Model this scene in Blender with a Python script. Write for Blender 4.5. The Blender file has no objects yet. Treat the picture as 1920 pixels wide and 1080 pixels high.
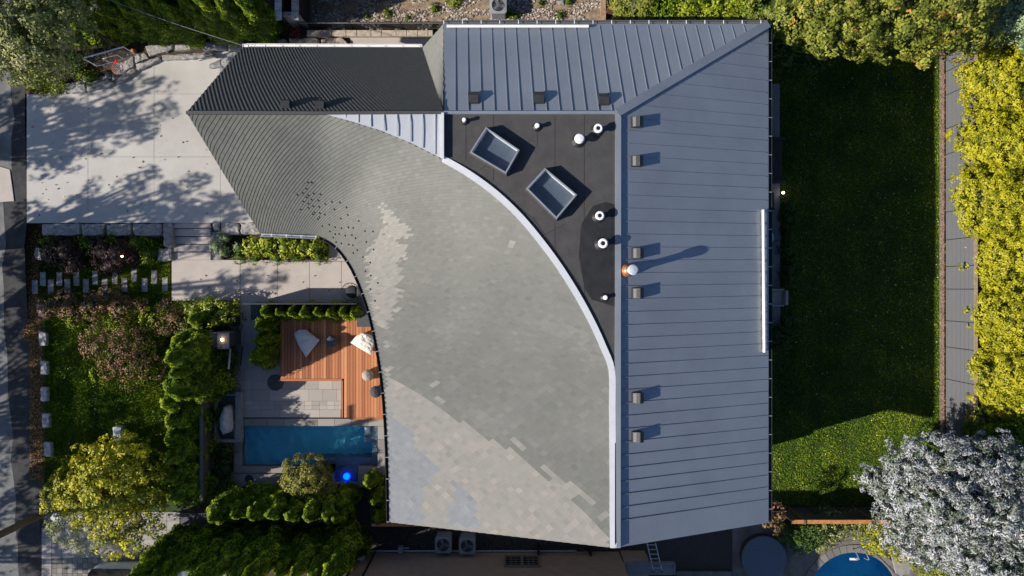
import bpy, math, random
import numpy as np
from mathutils import Vector, Matrix, noise

# ------------------------------------------------------------------ camera, sky, sun
SC = bpy.context.scene
CAMH = 32.0                      # camera height above the garden, metres
FPX = 1280.0                     # focal length in photograph pixels (24 mm on 36 mm, 1920 px)
def Wd(px, py, h=0.0):           # the point at height h that the photograph shows at (px, py)
    s = (CAMH - h) / FPX
    return Vector(((px - 960) * s, (540 - py) * s, h))
cam_d = bpy.data.cameras.new('camera'); cam = bpy.data.objects.new('camera', cam_d)
SC.collection.objects.link(cam); SC.camera = cam
cam.location = (0, 0, CAMH); cam.rotation_euler = (0, 0, 0)
cam_d.lens = 24; cam_d.sensor_width = 36; cam_d.clip_end = 500
SUN_EL, SUN_AZ = math.radians(31.3), math.radians(15.5)
SUNDIR = Vector((math.cos(SUN_EL)*math.cos(SUN_AZ), math.cos(SUN_EL)*math.sin(SUN_AZ), -math.sin(SUN_EL)))
world = bpy.data.worlds.new('World'); SC.world = world; world.use_nodes = True
wn = world.node_tree; wn.nodes.clear()
sky = wn.nodes.new('ShaderNodeTexSky'); sky.sky_type = 'NISHITA'; sky.sun_disc = False
sky.sun_elevation = SUN_EL; sky.sun_rotation = math.radians(254.5); sky.air_density = 1.0; sky.ozone_density = 2.5
bg = wn.nodes.new('ShaderNodeBackground'); bg.inputs['Strength'].default_value = 0.065
wo = wn.nodes.new('ShaderNodeOutputWorld')
tint = wn.nodes.new('ShaderNodeMixRGB'); tint.blend_type = 'MULTIPLY'; tint.inputs[0].default_value = 1.0; tint.inputs[2].default_value = (0.92, 1.03, 1.22, 1)
wn.links.new(sky.outputs[0], tint.inputs[1]); wn.links.new(tint.outputs[0], bg.inputs[0]); wn.links.new(bg.outputs[0], wo.inputs[0])
sun_d = bpy.data.lights.new('sun', 'SUN'); sun_d.energy = 4.9; sun_d.angle = math.radians(0.5); sun_d.cycles.is_caustics_light = True; sun_d.color = (1.0, 0.925, 0.82)
sun = bpy.data.objects.new('sun', sun_d); SC.collection.objects.link(sun)
sun.rotation_euler = SUNDIR.to_track_quat('-Z', 'Y').to_euler()
SC.view_settings.view_transform = 'Standard'; SC.view_settings.look = 'None'
SC.view_settings.exposure = 0.5; SC.view_settings.gamma = 1.0
SC.cycles.max_bounces = 6; SC.cycles.transparent_max_bounces = 12

# ------------------------------------------------------------------ materials
_m = {}
def _princ(name):
    m = bpy.data.materials.new(name); m.use_nodes = True
    nt = m.node_tree; b = nt.nodes['Principled BSDF']
    return m, nt, b
def mat(name, col, rough=0.7, var=0.15, scale=3.0, metal=0.0, bump=0.0, bscale=None, col2=None, detail=6, emit=None, spec=0.5, streak=None):
    """noise-varied surface; col2 = second tone of its own stains, streak = (x,y,z) texture scaling"""
    if name in _m: return _m[name]
    m, nt, b = _princ(name)
    c1 = [c*(1-var) for c in col]; c2 = list(col2) if col2 else [min(1, c*(1+var)) for c in col]
    tc = nt.nodes.new('ShaderNodeTexCoord'); mp = nt.nodes.new('ShaderNodeMapping')
    if streak: mp.inputs['Scale'].default_value = streak
    nt.links.new(tc.outputs['Object'], mp.inputs[0])
    nz = nt.nodes.new('ShaderNodeTexNoise'); nz.inputs['Scale'].default_value = scale; nz.inputs['Detail'].default_value = detail; nz.inputs['Roughness'].default_value = 0.65
    nt.links.new(mp.outputs[0], nz.inputs['Vector'])
    cr = nt.nodes.new('ShaderNodeValToRGB'); cr.color_ramp.elements[0].position = 0.33; cr.color_ramp.elements[1].position = 0.68
    cr.color_ramp.elements[0].color = (*c1, 1); cr.color_ramp.elements[1].color = (*c2, 1)
    nt.links.new(nz.outputs['Fac'], cr.inputs[0]); nt.links.new(cr.outputs[0], b.inputs['Base Color'])
    b.inputs['Roughness'].default_value = rough; b.inputs['Metallic'].default_value = metal
    b.inputs['Specular IOR Level'].default_value = spec
    if bump:
        n2 = nt.nodes.new('ShaderNodeTexNoise'); n2.inputs['Scale'].default_value = bscale or scale*8; n2.inputs['Detail'].default_value = 4
        nt.links.new(mp.outputs[0], n2.inputs['Vector'])
        bp = nt.nodes.new('ShaderNodeBump'); bp.inputs['Strength'].default_value = bump; bp.inputs['Distance'].default_value = 0.03
        nt.links.new(n2.outputs['Fac'], bp.inputs['Height']); nt.links.new(bp.outputs[0], b.inputs['Normal'])
    if emit:
        b.inputs['Emission Color'].default_value = (*emit[0], 1); b.inputs['Emission Strength'].default_value = emit[1]
    _m[name] = m; return m
def mat_tone(name, stops, rough=0.6, spec=0.3, transl=0.0, fine=0.0, fscale=40):
    """colour from the per-face attribute 'tone' (0..1) through a ramp"""
    if name in _m: return _m[name]
    m, nt, b = _princ(name)
    at = nt.nodes.new('ShaderNodeAttribute'); at.attribute_name = 'tone'
    cr = nt.nodes.new('ShaderNodeValToRGB'); el = cr.color_ramp.elements
    while len(el) < len(stops): el.new(0.5)
    for e, (p, c) in zip(el, stops): e.position = p; e.color = (*c, 1)
    src = at.outputs['Fac']
    if fine:
        tc = nt.nodes.new('ShaderNodeTexCoord'); nz = nt.nodes.new('ShaderNodeTexNoise'); nz.inputs['Scale'].default_value = fscale; nz.inputs['Detail'].default_value = 5
        nt.links.new(tc.outputs['Object'], nz.inputs['Vector'])
        ma = nt.nodes.new('ShaderNodeMath'); ma.operation = 'MULTIPLY_ADD'; ma.inputs[1].default_value = fine; ma.inputs[2].default_value = -fine/2
        nt.links.new(nz.outputs['Fac'], ma.inputs[0])
        ad = nt.nodes.new('ShaderNodeMath'); ad.operation = 'ADD'
        nt.links.new(ma.outputs[0], ad.inputs[0]); nt.links.new(src, ad.inputs[1]); src = ad.outputs[0]
    nt.links.new(src, cr.inputs[0]); nt.links.new(cr.outputs[0], b.inputs['Base Color'])
    b.inputs['Roughness'].default_value = rough; b.inputs['Specular IOR Level'].default_value = spec
    if transl:
        tr = nt.nodes.new('ShaderNodeBsdfTranslucent'); mx = nt.nodes.new('ShaderNodeMixShader'); mx.inputs[0].default_value = transl
        nt.links.new(cr.outputs[0], tr.inputs[0]); out = nt.nodes['Material Output']
        nt.links.new(b.outputs[0], mx.inputs[1]); nt.links.new(tr.outputs[0], mx.inputs[2]); nt.links.new(mx.outputs[0], out.inputs[0])
    _m[name] = m; return m
def mat_water(name, col, rough=0.03, wave=0.25, wscale=2.2, ior=1.33):
    if name in _m: return _m[name]
    m = bpy.data.materials.new(name); m.use_nodes = True; nt = m.node_tree; nt.nodes.clear()
    out = nt.nodes.new('ShaderNodeOutputMaterial'); tr = nt.nodes.new('ShaderNodeBsdfTransparent'); tr.inputs[0].default_value = (*col, 1)
    gl = nt.nodes.new('ShaderNodeBsdfGlossy'); gl.inputs['Roughness'].default_value = rough
    fr = nt.nodes.new('ShaderNodeFresnel'); fr.inputs[0].default_value = ior
    tc = nt.nodes.new('ShaderNodeTexCoord'); nz = nt.nodes.new('ShaderNodeTexNoise'); nz.inputs['Scale'].default_value = wscale; nz.inputs['Detail'].default_value = 3
    bp = nt.nodes.new('ShaderNodeBump'); bp.inputs['Strength'].default_value = wave; bp.inputs['Distance'].default_value = 0.1
    nt.links.new(tc.outputs['Object'], nz.inputs['Vector']); nt.links.new(nz.outputs['Fac'], bp.inputs['Height'])
    if wave: nt.links.new(bp.outputs[0], gl.inputs['Normal']); nt.links.new(bp.outputs[0], fr.inputs['Normal'])
    mx = nt.nodes.new('ShaderNodeMixShader'); nt.links.new(fr.outputs[0], mx.inputs[0]); nt.links.new(tr.outputs[0], mx.inputs[1]); nt.links.new(gl.outputs[0], mx.inputs[2])
    nt.links.new(mx.outputs[0], out.inputs[0]); _m[name] = m; return m

# ------------------------------------------------------------------ mesh builder
class MB:
    def __init__(s): s.v = []; s.f = []; s.t = []; s.tone = 0.5
    def add(s, vs, fs):
        o = len(s.v); s.v += [tuple(v) for v in vs]
        for f in fs: s.f.append(tuple(i+o for i in f)); s.t.append(s.tone)
        return s
    def box(s, c, size, rz=0.0, taper=1.0, M=None):
        hx, hy, hz = size[0]/2, size[1]/2, size[2]/2; ca, sa = math.cos(rz), math.sin(rz); vs = []
        for z, k in ((-hz, 1), (hz, taper)):
            for x, y in ((-hx, -hy), (hx, -hy), (hx, hy), (-hx, hy)):
                x2, y2 = x*k, y*k
                vs.append(Vector((c[0]+x2*ca-y2*sa, c[1]+x2*sa+y2*ca, c[2]+z)))
        if M: vs = [M @ v for v in vs]
        return s.add(vs, [(3, 2, 1, 0), (4, 5, 6, 7), (0, 1, 5, 4), (1, 2, 6, 5), (2, 3, 7, 6), (3, 0, 4, 7)])
    def prism(s, pts, z0, z1):                      # pts: CCW or CW plan points (x, y)
        n = len(pts); a = sum(pts[i][0]*pts[(i+1) % n][1]-pts[(i+1) % n][0]*pts[i][1] for i in range(n))
        if a < 0: pts = list(pts)[::-1]
        vs = [(p[0], p[1], z0) for p in pts]+[(p[0], p[1], z1) for p in pts]
        fs = [tuple(range(n-1, -1, -1)), tuple(range(n, 2*n))]+[(i, (i+1) % n, n+(i+1) % n, n+i) for i in range(n)]
        return s.add(vs, fs)
    def rect(s, x0, y0, x1, y1, zt, zb):            # photo rectangle at height zt, as a block down to zb
        a, b = Wd(x0, y0, zt), Wd(x1, y1, zt)
        return s.prism([(a.x, a.y), (b.x, a.y), (b.x, b.y), (a.x, b.y)], zb, zt)
    def bevrect(s, x0, y0, x1, y1, zt, zb, bv=0.02):
        a, b = Wd(x0, y1, zt), Wd(x1, y0, zt); zs = zt-bv
        P = lambda k, z: [(a.x+k, a.y+k, z), (b.x-k, a.y+k, z), (b.x-k, b.y-k, z), (a.x+k, b.y-k, z)]
        vs = P(0, zb)+P(0, zs)+P(bv, zt)
        fs = [(8, 9, 10, 11)]
        for o in (0, 4): fs += [(o+i, o+(i+1) % 4, o+4+(i+1) % 4, o+4+i) for i in range(4)]
        return s.add(vs, fs)
    def poly(s, pts, z0, z1): return s.prism([(Wd(x, y, z1).x, Wd(x, y, z1).y) for x, y in pts], z0, z1)
    def tube(s, p0, p1, r0, r1=None, n=8, cap=True):
        p0, p1 = Vector(p0), Vector(p1); r1 = r0 if r1 is None else r1
        d = (p1-p0).normalized(); u = d.orthogonal().normalized(); w = d.cross(u); vs = []
        for p, r in ((p0, r0), (p1, r1)):
            for i in range(n):
                a = 2*math.pi*i/n; vs.append(p+u*math.cos(a)*r+w*math.sin(a)*r)
        fs = [(i, (i+1) % n, n+(i+1) % n, n+i) for i in range(n)]
        if cap: fs += [tuple(range(n-1, -1, -1)), tuple(range(n, 2*n))]
        return s.add(vs, fs)
    def path(s, pts, r, n=6):
        for a, b in zip(pts, pts[1:]): s.tube(a, b, r, r, n)
        return s
    def lathe(s, prof, c=(0, 0, 0), n=20, sx=1, sy=1, capb=True, capt=True):
        vs = []; m = len(prof)
        for r, z in prof:
            for i in range(n):
                a = 2*math.pi*i/n; vs.append((c[0]+r*math.cos(a)*sx, c[1]+r*math.sin(a)*sy, c[2]+z))
        fs = [(j*n+i, j*n+(i+1) % n, (j+1)*n+(i+1) % n, (j+1)*n+i) for j in range(m-1) for i in range(n)]
        if capb: fs.append(tuple(range(n-1, -1, -1)))
        if capt: fs.append(tuple(range((m-1)*n, m*n)))
        return s.add(vs, fs)
    def ring(s, c, R, r, n=24, m=6, M=None):        # torus lying flat
        vs = []
        for i in range(n):
            a = 2*math.pi*i/n
            for j in range(m):
                b = 2*math.pi*j/m; q = R+r*math.cos(b)
                v = Vector((q*math.cos(a), q*math.sin(a), r*math.sin(b)))
                if M: v = M @ v
                vs.append(v+Vector(c))
        return s.add(vs, [(i*m+j, ((i+1) % n)*m+j, ((i+1) % n)*m+(j+1) % m, i*m+(j+1) % m) for i in range(n) for j in range(m)])
    def build(s, name, m, parent=None, smooth=False, bevel=0.0):
        me = bpy.data.meshes.new(name); off = Vector(parent['_o']) if parent is not None and '_o' in parent else Vector((0, 0, 0))
        me.from_pydata([(v[0]-off.x, v[1]-off.y, v[2]-off.z) for v in s.v], [], s.f); me.update()
        at = me.attributes.new('tone', 'FLOAT', 'FACE'); at.data.foreach_set('value', s.t)
        me.materials.append(m)
        if smooth: me.polygons.foreach_set('use_smooth', [True]*len(me.polygons))
        o = bpy.data.objects.new(name, me); SC.collection.objects.link(o)
        if parent is not None: o.parent = parent
        if bevel:
            b = o.modifiers.new('bevel', 'BEVEL'); b.width = bevel; b.segments = 2; b.limit_method = 'ANGLE'
        return o
def tag(o, label=None, cat=None, group=None, kind=None):
    if label: o['label'] = label
    if cat: o['category'] = cat
    if group: o['group'] = group
    if kind: o['kind'] = kind
    return o
def thing(name, label, cat, loc=(0, 0, 0), group=None):
    o = bpy.data.objects.new(name, None); SC.collection.objects.link(o); o.location = loc; o.empty_display_size = 0.3
    o['_o'] = [float(c) for c in loc]
    return tag(o, label, cat, group)
def solo(name, mb, m, label, cat, group=None, smooth=False, bevel=0.0, kind=None):  # a thing of one mesh, origin at its own base
    xs = [v[0] for v in mb.v]; ys = [v[1] for v in mb.v]; zs = [v[2] for v in mb.v]
    c = Vector((sum(xs)/len(xs), sum(ys)/len(ys), min(zs)))
    mb.v = [(v[0]-c.x, v[1]-c.y, v[2]-c.z) for v in mb.v]
    o = mb.build(name, m, None, smooth, bevel); o.location = c
    return tag(o, label, cat, group, kind)
def struct(name, mb, m): return tag(mb.build(name, m), kind='structure')
def dup(root, loc, rz=0.0, sc=1.0, label=None, group=None):
    r = root.copy(); SC.collection.objects.link(r); r.location = loc; r.rotation_euler = (0, 0, rz)
    r.scale = (sc, sc, sc) if not hasattr(sc, '__len__') else sc
    if label: r['label'] = label
    if group: r['group'] = group
    for ch in list(root.children):
        c = ch.copy(); SC.collection.objects.link(c); c.parent = r
        for g in list(ch.children):
            d = g.copy(); SC.collection.objects.link(d); d.parent = c
    return r

# ------------------------------------------------------------------ foliage
def leaf_mesh(name, P, N, size, aspect, tone, extra=None):
    """diamond leaves at P facing N; extra=(verts, faces, tone) adds a solid core"""
    rs = np.random.RandomState(len(P) % 9973); n = len(P)
    N = N/np.maximum(np.linalg.norm(N, axis=1, keepdims=True), 1e-6)
    R = rs.normal(size=(n, 3)); U = np.cross(N, R); U /= np.maximum(np.linalg.norm(U, axis=1, keepdims=True), 1e-6); V = np.cross(N, U)
    size = np.asarray(size).reshape(-1, 1)*np.ones((n, 1)); a = size*0.5; b = a*aspect
    bend = N*size*0.12
    vs = np.stack([P-U*a, P-V*b+bend, P+U*a, P+V*b+bend], 1).reshape(-1, 3)
    nv = n*4; nf = n; loops = np.arange(nv, dtype=np.int32); starts = np.arange(0, nv, 4, dtype=np.int32); tot = np.full(n, 4, np.int32); tn = np.asarray(tone, float)
    if extra:
        ev, ef, et = extra; ev = np.asarray(ev, float); vs = np.vstack([vs, ev]); el = []; es = []; etot = []
        k = len(loops)
        for f in ef: es.append(k); etot.append(len(f)); el += [i+nv for i in f]; k += len(f)
        loops = np.concatenate([loops, np.array(el, np.int32)]); starts = np.concatenate([starts, np.array(es, np.int32)]); tot = np.concatenate([tot, np.array(etot, np.int32)])
        tn = np.concatenate([tn, np.full(len(ef), et)]); nf += len(ef); nv += len(ev)
    me = bpy.data.meshes.new(name); me.vertices.add(nv); me.vertices.foreach_set('co', vs.astype(np.float32).ravel())
    me.loops.add(len(loops)); me.loops.foreach_set('vertex_index', loops)
    me.polygons.add(nf); me.polygons.foreach_set('loop_start', starts); me.polygons.foreach_set('loop_total', tot)
    me.update(calc_edges=True); at = me.attributes.new('tone', 'FLOAT', 'FACE'); at.data.foreach_set('value', np.clip(tn, 0, 1).astype(np.float32))
    return me
def ell_core(c, r, k=0.72, seed=0, n=10, m=7):
    vs = []; fs = []
    for j in range(m+1):
        ph = math.pi*j/m
        for i in range(n):
            a = 2*math.pi*i/n; q = k*(1+0.22*noise.noise(Vector((math.cos(a)*1.5+seed, math.sin(a)*1.5, ph*2))))
            vs.append((c[0]+r[0]*q*math.sin(ph)*math.cos(a), c[1]+r[1]*q*math.sin(ph)*math.sin(a), c[2]+r[2]*q*math.cos(ph)))
    fs = [(j*n+i, (j+1)*n+i, (j+1)*n+(i+1) % n, j*n+(i+1) % n) for j in range(m) for i in range(n)]
    return vs, fs
def foliage(name, blobs, dens, size, parent, m, seed=1, aspect=0.55, clump=0.33, core=0.7, up=0.35, jit=0.6, spread=0.16, low=-0.5, coretone=0.15, spike=False, gap=0.0, toneband=0.32):
    """blobs: (centre, radii) ellipsoids in world space; leaves grouped in small clumps over their surface"""
    rs = np.random.RandomState(seed); off = np.array(parent['_o']) if parent is not None and '_o' in parent else np.zeros(3)
    Ps = []; Ns = []; Ss = []; Ts = []; cv = []; cf = []
    for bi, (c, r) in enumerate(blobs):
        c = np.array(c, float)-off; r = np.array(r, float); area = 4*math.pi*((r[0]*r[1])**1.6/3+(r[0]*r[2])**1.6/3+(r[1]*r[2])**1.6/3)**(1/1.6)
        nc = max(6, int(area*0.75/(clump*clump*1.6)))
        d = rs.normal(size=(nc*2, 3)); d /= np.linalg.norm(d, axis=1, keepdims=True); d = d[d[:, 2] > low][:nc]; nc = len(d)
        if gap: keep = rs.rand(nc) > gap; d = d[keep]; nc = len(d)
        bump = np.array([noise.noise(Vector((x*2.3+seed*3.1+bi, y*2.3, z*2.3))) for x, y, z in d])
        cc = c+d*r*(1+spread*bump[:, None]*2+rs.normal(size=(nc, 1))*spread*0.35)
        ct = rs.rand(nc)*toneband-toneband/2+bump*0.15
        nl = max(4, int(dens*area/nc)); idx = np.repeat(np.arange(nc), nl); n = len(idx)
        e = rs.normal(size=(n, 3)); e /= np.linalg.norm(e, axis=1, keepdims=True); flip = (e*d[idx]).sum(1) < -0.25; e[flip] *= -1
        rad = clump*(0.55+0.5*rs.rand(n))[:, None]
        P = cc[idx]+e*rad*np.array([1, 1, 0.8])
        N = (d[idx] if not spike else 0)+e*0.9+np.array([0, 0, up])+rs.normal(size=(n, 3))*jit
        Ps.append(P); Ns.append(N); Ss.append(size*(0.65+0.7*rs.rand(n))); Ts.append(0.5+ct[idx]+rs.normal(size=n)*0.13)
        if core:  # dark core colour paints the shade deep inside the crown
            v, f = ell_core(c, r, core, seed+bi); o = len(cv); cv += v; cf += [tuple(i+o for i in q) for q in f]
    me = leaf_mesh(name, np.vstack(Ps), np.vstack(Ns), np.concatenate(Ss), aspect, np.concatenate(Ts), (cv, cf, coretone) if core else None)
    me.materials.append(m); o = bpy.data.objects.new(name, me); SC.collection.objects.link(o)
    if parent is not None: o.parent = parent
    return o
def limbs(parent, base, top_blobs, r0, bark, seed=3, name='trunk'):
    mb = MB(); rnd = random.Random(seed); base = Vector(base)
    cx = sum(b[0][0] for b in top_blobs)/len(top_blobs); cy = sum(b[0][1] for b in top_blobs)/len(top_blobs); zt = sum(b[0][2] for b in top_blobs)/len(top_blobs)
    fork = base.lerp(Vector((cx, cy, zt)), 0.45); mb.tube(base, fork, r0, r0*0.75, 9)
    for b in top_blobs:
        for k in range(3):
            c = Vector(b[0]); t = c+Vector((rnd.uniform(-.6, .6)*b[1][0], rnd.uniform(-.6, .6)*b[1][1], rnd.uniform(.1, .7)*b[1][2]))
            mid = fork.lerp(t, 0.5)+Vector((rnd.uniform(-.2, .2), rnd.uniform(-.2, .2), .15))
            mb.tube(fork, mid, r0*0.5, r0*0.3, 6); mb.tube(mid, t, r0*0.3, r0*0.08, 5)
    return mb.build(name, bark, parent, smooth=True)
BARK = mat('bark', (0.10, 0.075, 0.055), 0.9, 0.35, 9, bump=0.6)
def tree(name, label, cat, base, blobs, m, dens, size, seed, r0=0.12, group=None, **kw):
    t = thing(name, label, cat, base, group)
    limbs(t, base, blobs, r0, BARK, seed)
    foliage('crown', blobs, dens, size, t, m, seed, **kw)
    return t
def shrub(name, label, cat, base, blobs, m, dens, size, seed, group=None, stem=True, **kw):
    t = thing(name, label, cat, base, group)
    foliage('foliage', blobs, dens, size, t, m, seed, **kw)
    if stem:
        mb = MB(); b = Vector(base)
        for c, r in blobs:
            mb.tube(b, Vector(c), 0.03, 0.015, 5)
            for k in range(3):
                a = k*2.1+seed; mb.tube(Vector(c)-Vector((0, 0, r[2]*.5)), Vector(c)+Vector((math.cos(a)*r[0]*.6, math.sin(a)*r[1]*.6, r[2]*.5)), 0.015, 0.006, 4)
        mb.build('stem', BARK, t)
    return t
# ------------------------------------------------------------------ palette
ASPHALT = mat('asphalt', (0.085, 0.088, 0.095), 0.9, 0.25, 1.3, bump=0.4, bscale=60)
ASPHALT_D = mat('dark_asphalt', (0.035, 0.035, 0.038), 0.9, 0.4, 2.5, bump=0.5, bscale=50)
CONCRETE = mat('driveway_concrete', (0.45, 0.43, 0.40), 0.85, 0.14, 0.45, bump=0.15, bscale=40, col2=(0.49, 0.47, 0.44), detail=9)
JOINT = mat('joint', (0.09, 0.09, 0.095), 0.9, 0.1)
PATHC = mat('path_concrete', (0.42, 0.375, 0.34), 0.85, 0.08, 1.1, bump=0.15, bscale=40)
PAVER = mat('patio_paver', (0.28, 0.26, 0.24), 0.85, 0.2, 2.2, bump=0.2, bscale=30, col2=(0.30, 0.275, 0.25))
COPING = mat('pool_coping', (0.27, 0.25, 0.235), 0.8, 0.15, 3, bump=0.2)
SOIL = mat('soil', (0.05, 0.035, 0.022), 0.95, 0.5, 6, bump=0.9, bscale=30, col2=(0.09, 0.06, 0.035))
GRASS = mat('lawn_base', (0.035, 0.075, 0.008), 0.95, 0.45, 4, bump=0.8, bscale=70, col2=(0.05, 0.085, 0.016))
BLADE = mat_tone('grass_blade', [(0, (0.04, 0.09, 0.007)), (0.6, (0.15, 0.24, 0.014)), (1, (0.32, 0.37, 0.03))], 0.8, 0.1)
STONE = mat('granite', (0.25, 0.24, 0.23), 0.85, 0.35, 7, bump=0.7, bscale=25, col2=(0.40, 0.38, 0.36))
SAND = mat('sandstone', (0.42, 0.34, 0.26), 0.85, 0.3, 6, bump=0.7, bscale=25, col2=(0.55, 0.47, 0.38))
METALROOF = mat('slate_blue_metal', (0.250, 0.277, 0.314), 0.45, 0.08, 0.6, metal=0.35, bump=0.10, bscale=1.6)
FLASH = mat('pale_flashing', (0.72, 0.73, 0.74), 0.45, 0.05, 2, metal=0.3)
DARKMETAL = mat('dark_metal', (0.03, 0.032, 0.036), 0.5, 0.2, 4, metal=0.4)
MEMBRANE = mat('roof_membrane', (0.052, 0.050, 0.050), 0.85, 0.18, 2.2, bump=0.3, bscale=40)
BLACK = mat('black_plastic', (0.012, 0.012, 0.013), 0.5, 0.2)
WHITE = mat('white_paint', (0.78, 0.77, 0.75), 0.5, 0.04)
GALV = mat('galvanised', (0.55, 0.56, 0.58), 0.35, 0.1, 8, metal=0.7)
COPPER = mat('copper', (0.55, 0.22, 0.10), 0.4, 0.25, 12, metal=0.5)
STUCCO = mat('grey_wall', (0.20, 0.195, 0.19), 0.9, 0.1, 3, bump=0.3)
BROWNW = mat('brown_stucco', (0.36, 0.28, 0.225), 0.9, 0.12, 2.5, bump=0.4, bscale=40)
GLASS = mat_water('window_glass', (0.5, 0.55, 0.6), 0.03, 0.0)
SKYGLASS = mat_water('skylight_glass', (0.82, 0.86, 0.9), 0.02, 0.0)
DARKGLASS = mat('dark_glass', (0.012, 0.014, 0.017), 0.08, 0.05)
DECK = mat_tone('deck_wood', [(0, (0.28, 0.10, 0.045)), (0.5, (0.47, 0.18, 0.076)), (1, (0.64, 0.30, 0.14))], 0.6, fine=0.35, fscale=25)
WOODB = mat('brown_board', (0.11, 0.085, 0.07), 0.85, 0.3, 3, streak=(14, 14, 1), bump=0.3)
CEDARW = mat('orange_cedar_board', (0.45, 0.19, 0.06), 0.8, 0.3, 9, bump=0.4)
FENCEG = mat('grey_fence_board', (0.118, 0.123, 0.132), 0.75, 0.10, 4, streak=(1, 0.4, 12), bump=0.15)
FABRIC_W = mat('white_canvas', (0.66, 0.62, 0.56), 0.9, 0.06, 4, bump=0.3)
FABRIC_G = mat('pale_grey_canvas', (0.62, 0.60, 0.57), 0.9, 0.06, 4, bump=0.3)
TILES = mat_tone('shingle', [(0.0, (0.060, 0.062, 0.060)), (0.25, (0.120, 0.122, 0.110)), (0.5, (0.178, 0.180, 0.164)), (0.75, (0.275, 0.264, 0.238)), (1.0, (0.38, 0.33, 0.285))], 0.85, 0.2, fine=0.10, fscale=9)
TILES_B = mat_tone('blue_grey_shingle', [(0, (0.09, 0.10, 0.11)), (1, (0.37, 0.38, 0.39))], 0.8, 0.2, fine=0.2, fscale=9)

G_YEL = mat_tone('yellow_green_leaf', [(0, (0.03, 0.05, 0.004)), (0.45, (0.35, 0.345, 0.012)), (1, (0.60, 0.53, 0.03))], 0.5, 0.3, 0.25)
G_OLIVE = mat_tone('olive_leaf', [(0, (0.025, 0.040, 0.007)), (0.5, (0.20, 0.235, 0.03)), (0.86, (0.38, 0.38, 0.06)), (0.90, (0.62, 0.30, 0.06)), (1, (0.55, 0.14, 0.06))], 0.55, 0.3, 0.2)
G_LIME = mat_tone('lime_leaf', [(0, (0.03, 0.055, 0.004)), (0.5, (0.24, 0.31, 0.015)), (1, (0.50, 0.52, 0.04))], 0.55, 0.3, 0.2)
G_CEDAR = mat_tone('cedar_spray', [(0, (0.012, 0.030, 0.003)), (0.5, (0.10, 0.175, 0.007)), (1, (0.36, 0.43, 0.018))], 0.6, 0.2, 0.12)
G_DARK = mat_tone('dark_evergreen', [(0, (0.010, 0.022, 0.004)), (0.5, (0.042, 0.085, 0.012)), (1, (0.11, 0.17, 0.03))], 0.6, 0.2)
G_GREY = mat_tone('grey_green_leaf', [(0, (0.02, 0.03, 0.008)), (0.45, (0.20, 0.23, 0.055)), (0.82, (0.40, 0.41, 0.16)), (1, (0.55, 0.36, 0.30))], 0.6, 0.3, 0.15)
G_SAGE = mat_tone('sage_leaf', [(0, (0.03, 0.045, 0.02)), (0.5, (0.24, 0.32, 0.15)), (1, (0.42, 0.50, 0.30))], 0.6, 0.3)
G_SILVER = mat_tone('silver_needle', [(0, (0.03, 0.045, 0.025)), (0.22, (0.13, 0.17, 0.10)), (0.5, (0.31, 0.33, 0.33)), (0.93, (0.56, 0.575, 0.60)), (1, (0.55, 0.36, 0.24))], 0.7, 0.2)
G_GOLD = mat_tone('golden_leaf', [(0, (0.04, 0.05, 0.005)), (0.4, (0.22, 0.25, 0.015)), (0.7, (0.60, 0.54, 0.025)), (1, (0.85, 0.72, 0.07))], 0.5, 0.3, 0.25)
G_BARB = mat_tone('purple_leaf', [(0, (0.012, 0.006, 0.005)), (0.5, (0.042, 0.021, 0.016)), (1, (0.12, 0.05, 0.038))], 0.6, 0.3)
G_RUST = mat_tone('red_brown_leaf', [(0, (0.03, 0.015, 0.008)), (0.35, (0.10, 0.09, 0.018)), (0.6, (0.24, 0.115, 0.07)), (1, (0.48, 0.27, 0.19))], 0.6, 0.3)
G_HYD = mat_tone('hydrangea_leaf', [(0, (0.03, 0.05, 0.005)), (0.4, (0.19, 0.26, 0.015)), (0.8, (0.56, 0.56, 0.05)), (0.92, (0.60, 0.58, 0.30)), (1, (0.65, 0.36, 0.22))], 0.55, 0.3, 0.1)
G_PINE = mat_tone('olive_needle', [(0, (0.03, 0.035, 0.006)), (0.5, (0.22, 0.225, 0.035)), (1, (0.48, 0.43, 0.12))], 0.6, 0.3)
LITTER = mat_tone('leaf_litter', [(0, (0.05, 0.02, 0.01)), (0.5, (0.22, 0.09, 0.03)), (1, (0.5, 0.30, 0.10))], 0.8)

def P2(*pts, h=0.0): return [(Wd(x, y, h).x, Wd(x, y, h).y) for x, y in pts]
# ------------------------------------------------------------------ ground with its two pool holes
def sheet_with_holes(name, x0, y0, x1, y1, holes, z, m):
    xs = sorted({x0, x1}|{h[0] for h in holes}|{h[2] for h in holes}); ys = sorted({y0, y1}|{h[1] for h in holes}|{h[3] for h in holes}); mb = MB()
    for i in range(len(xs)-1):
        for j in range(len(ys)-1):
            cx, cy = (xs[i]+xs[i+1])/2, (ys[j]+ys[j+1])/2
            if any(h[0] < cx < h[2] and h[1] < cy < h[3] for h in holes): continue
            mb.add([(xs[i], ys[j], z), (xs[i+1], ys[j], z), (xs[i+1], ys[j+1], z), (xs[i], ys[j+1], z)], [(0, 1, 2, 3)])
    return struct(name, mb, m)
a = Wd(450, 910); b = Wd(708, 798); RC = Wd(1600, 1120)
RR = 97*0.025
sheet_with_holes('ground', -160, -160, 160, 160, [(a.x, a.y, b.x, b.y), (RC.x-RR, RC.y-RR, RC.x+RR, RC.y+RR)], -0.02, SOIL)

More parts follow.
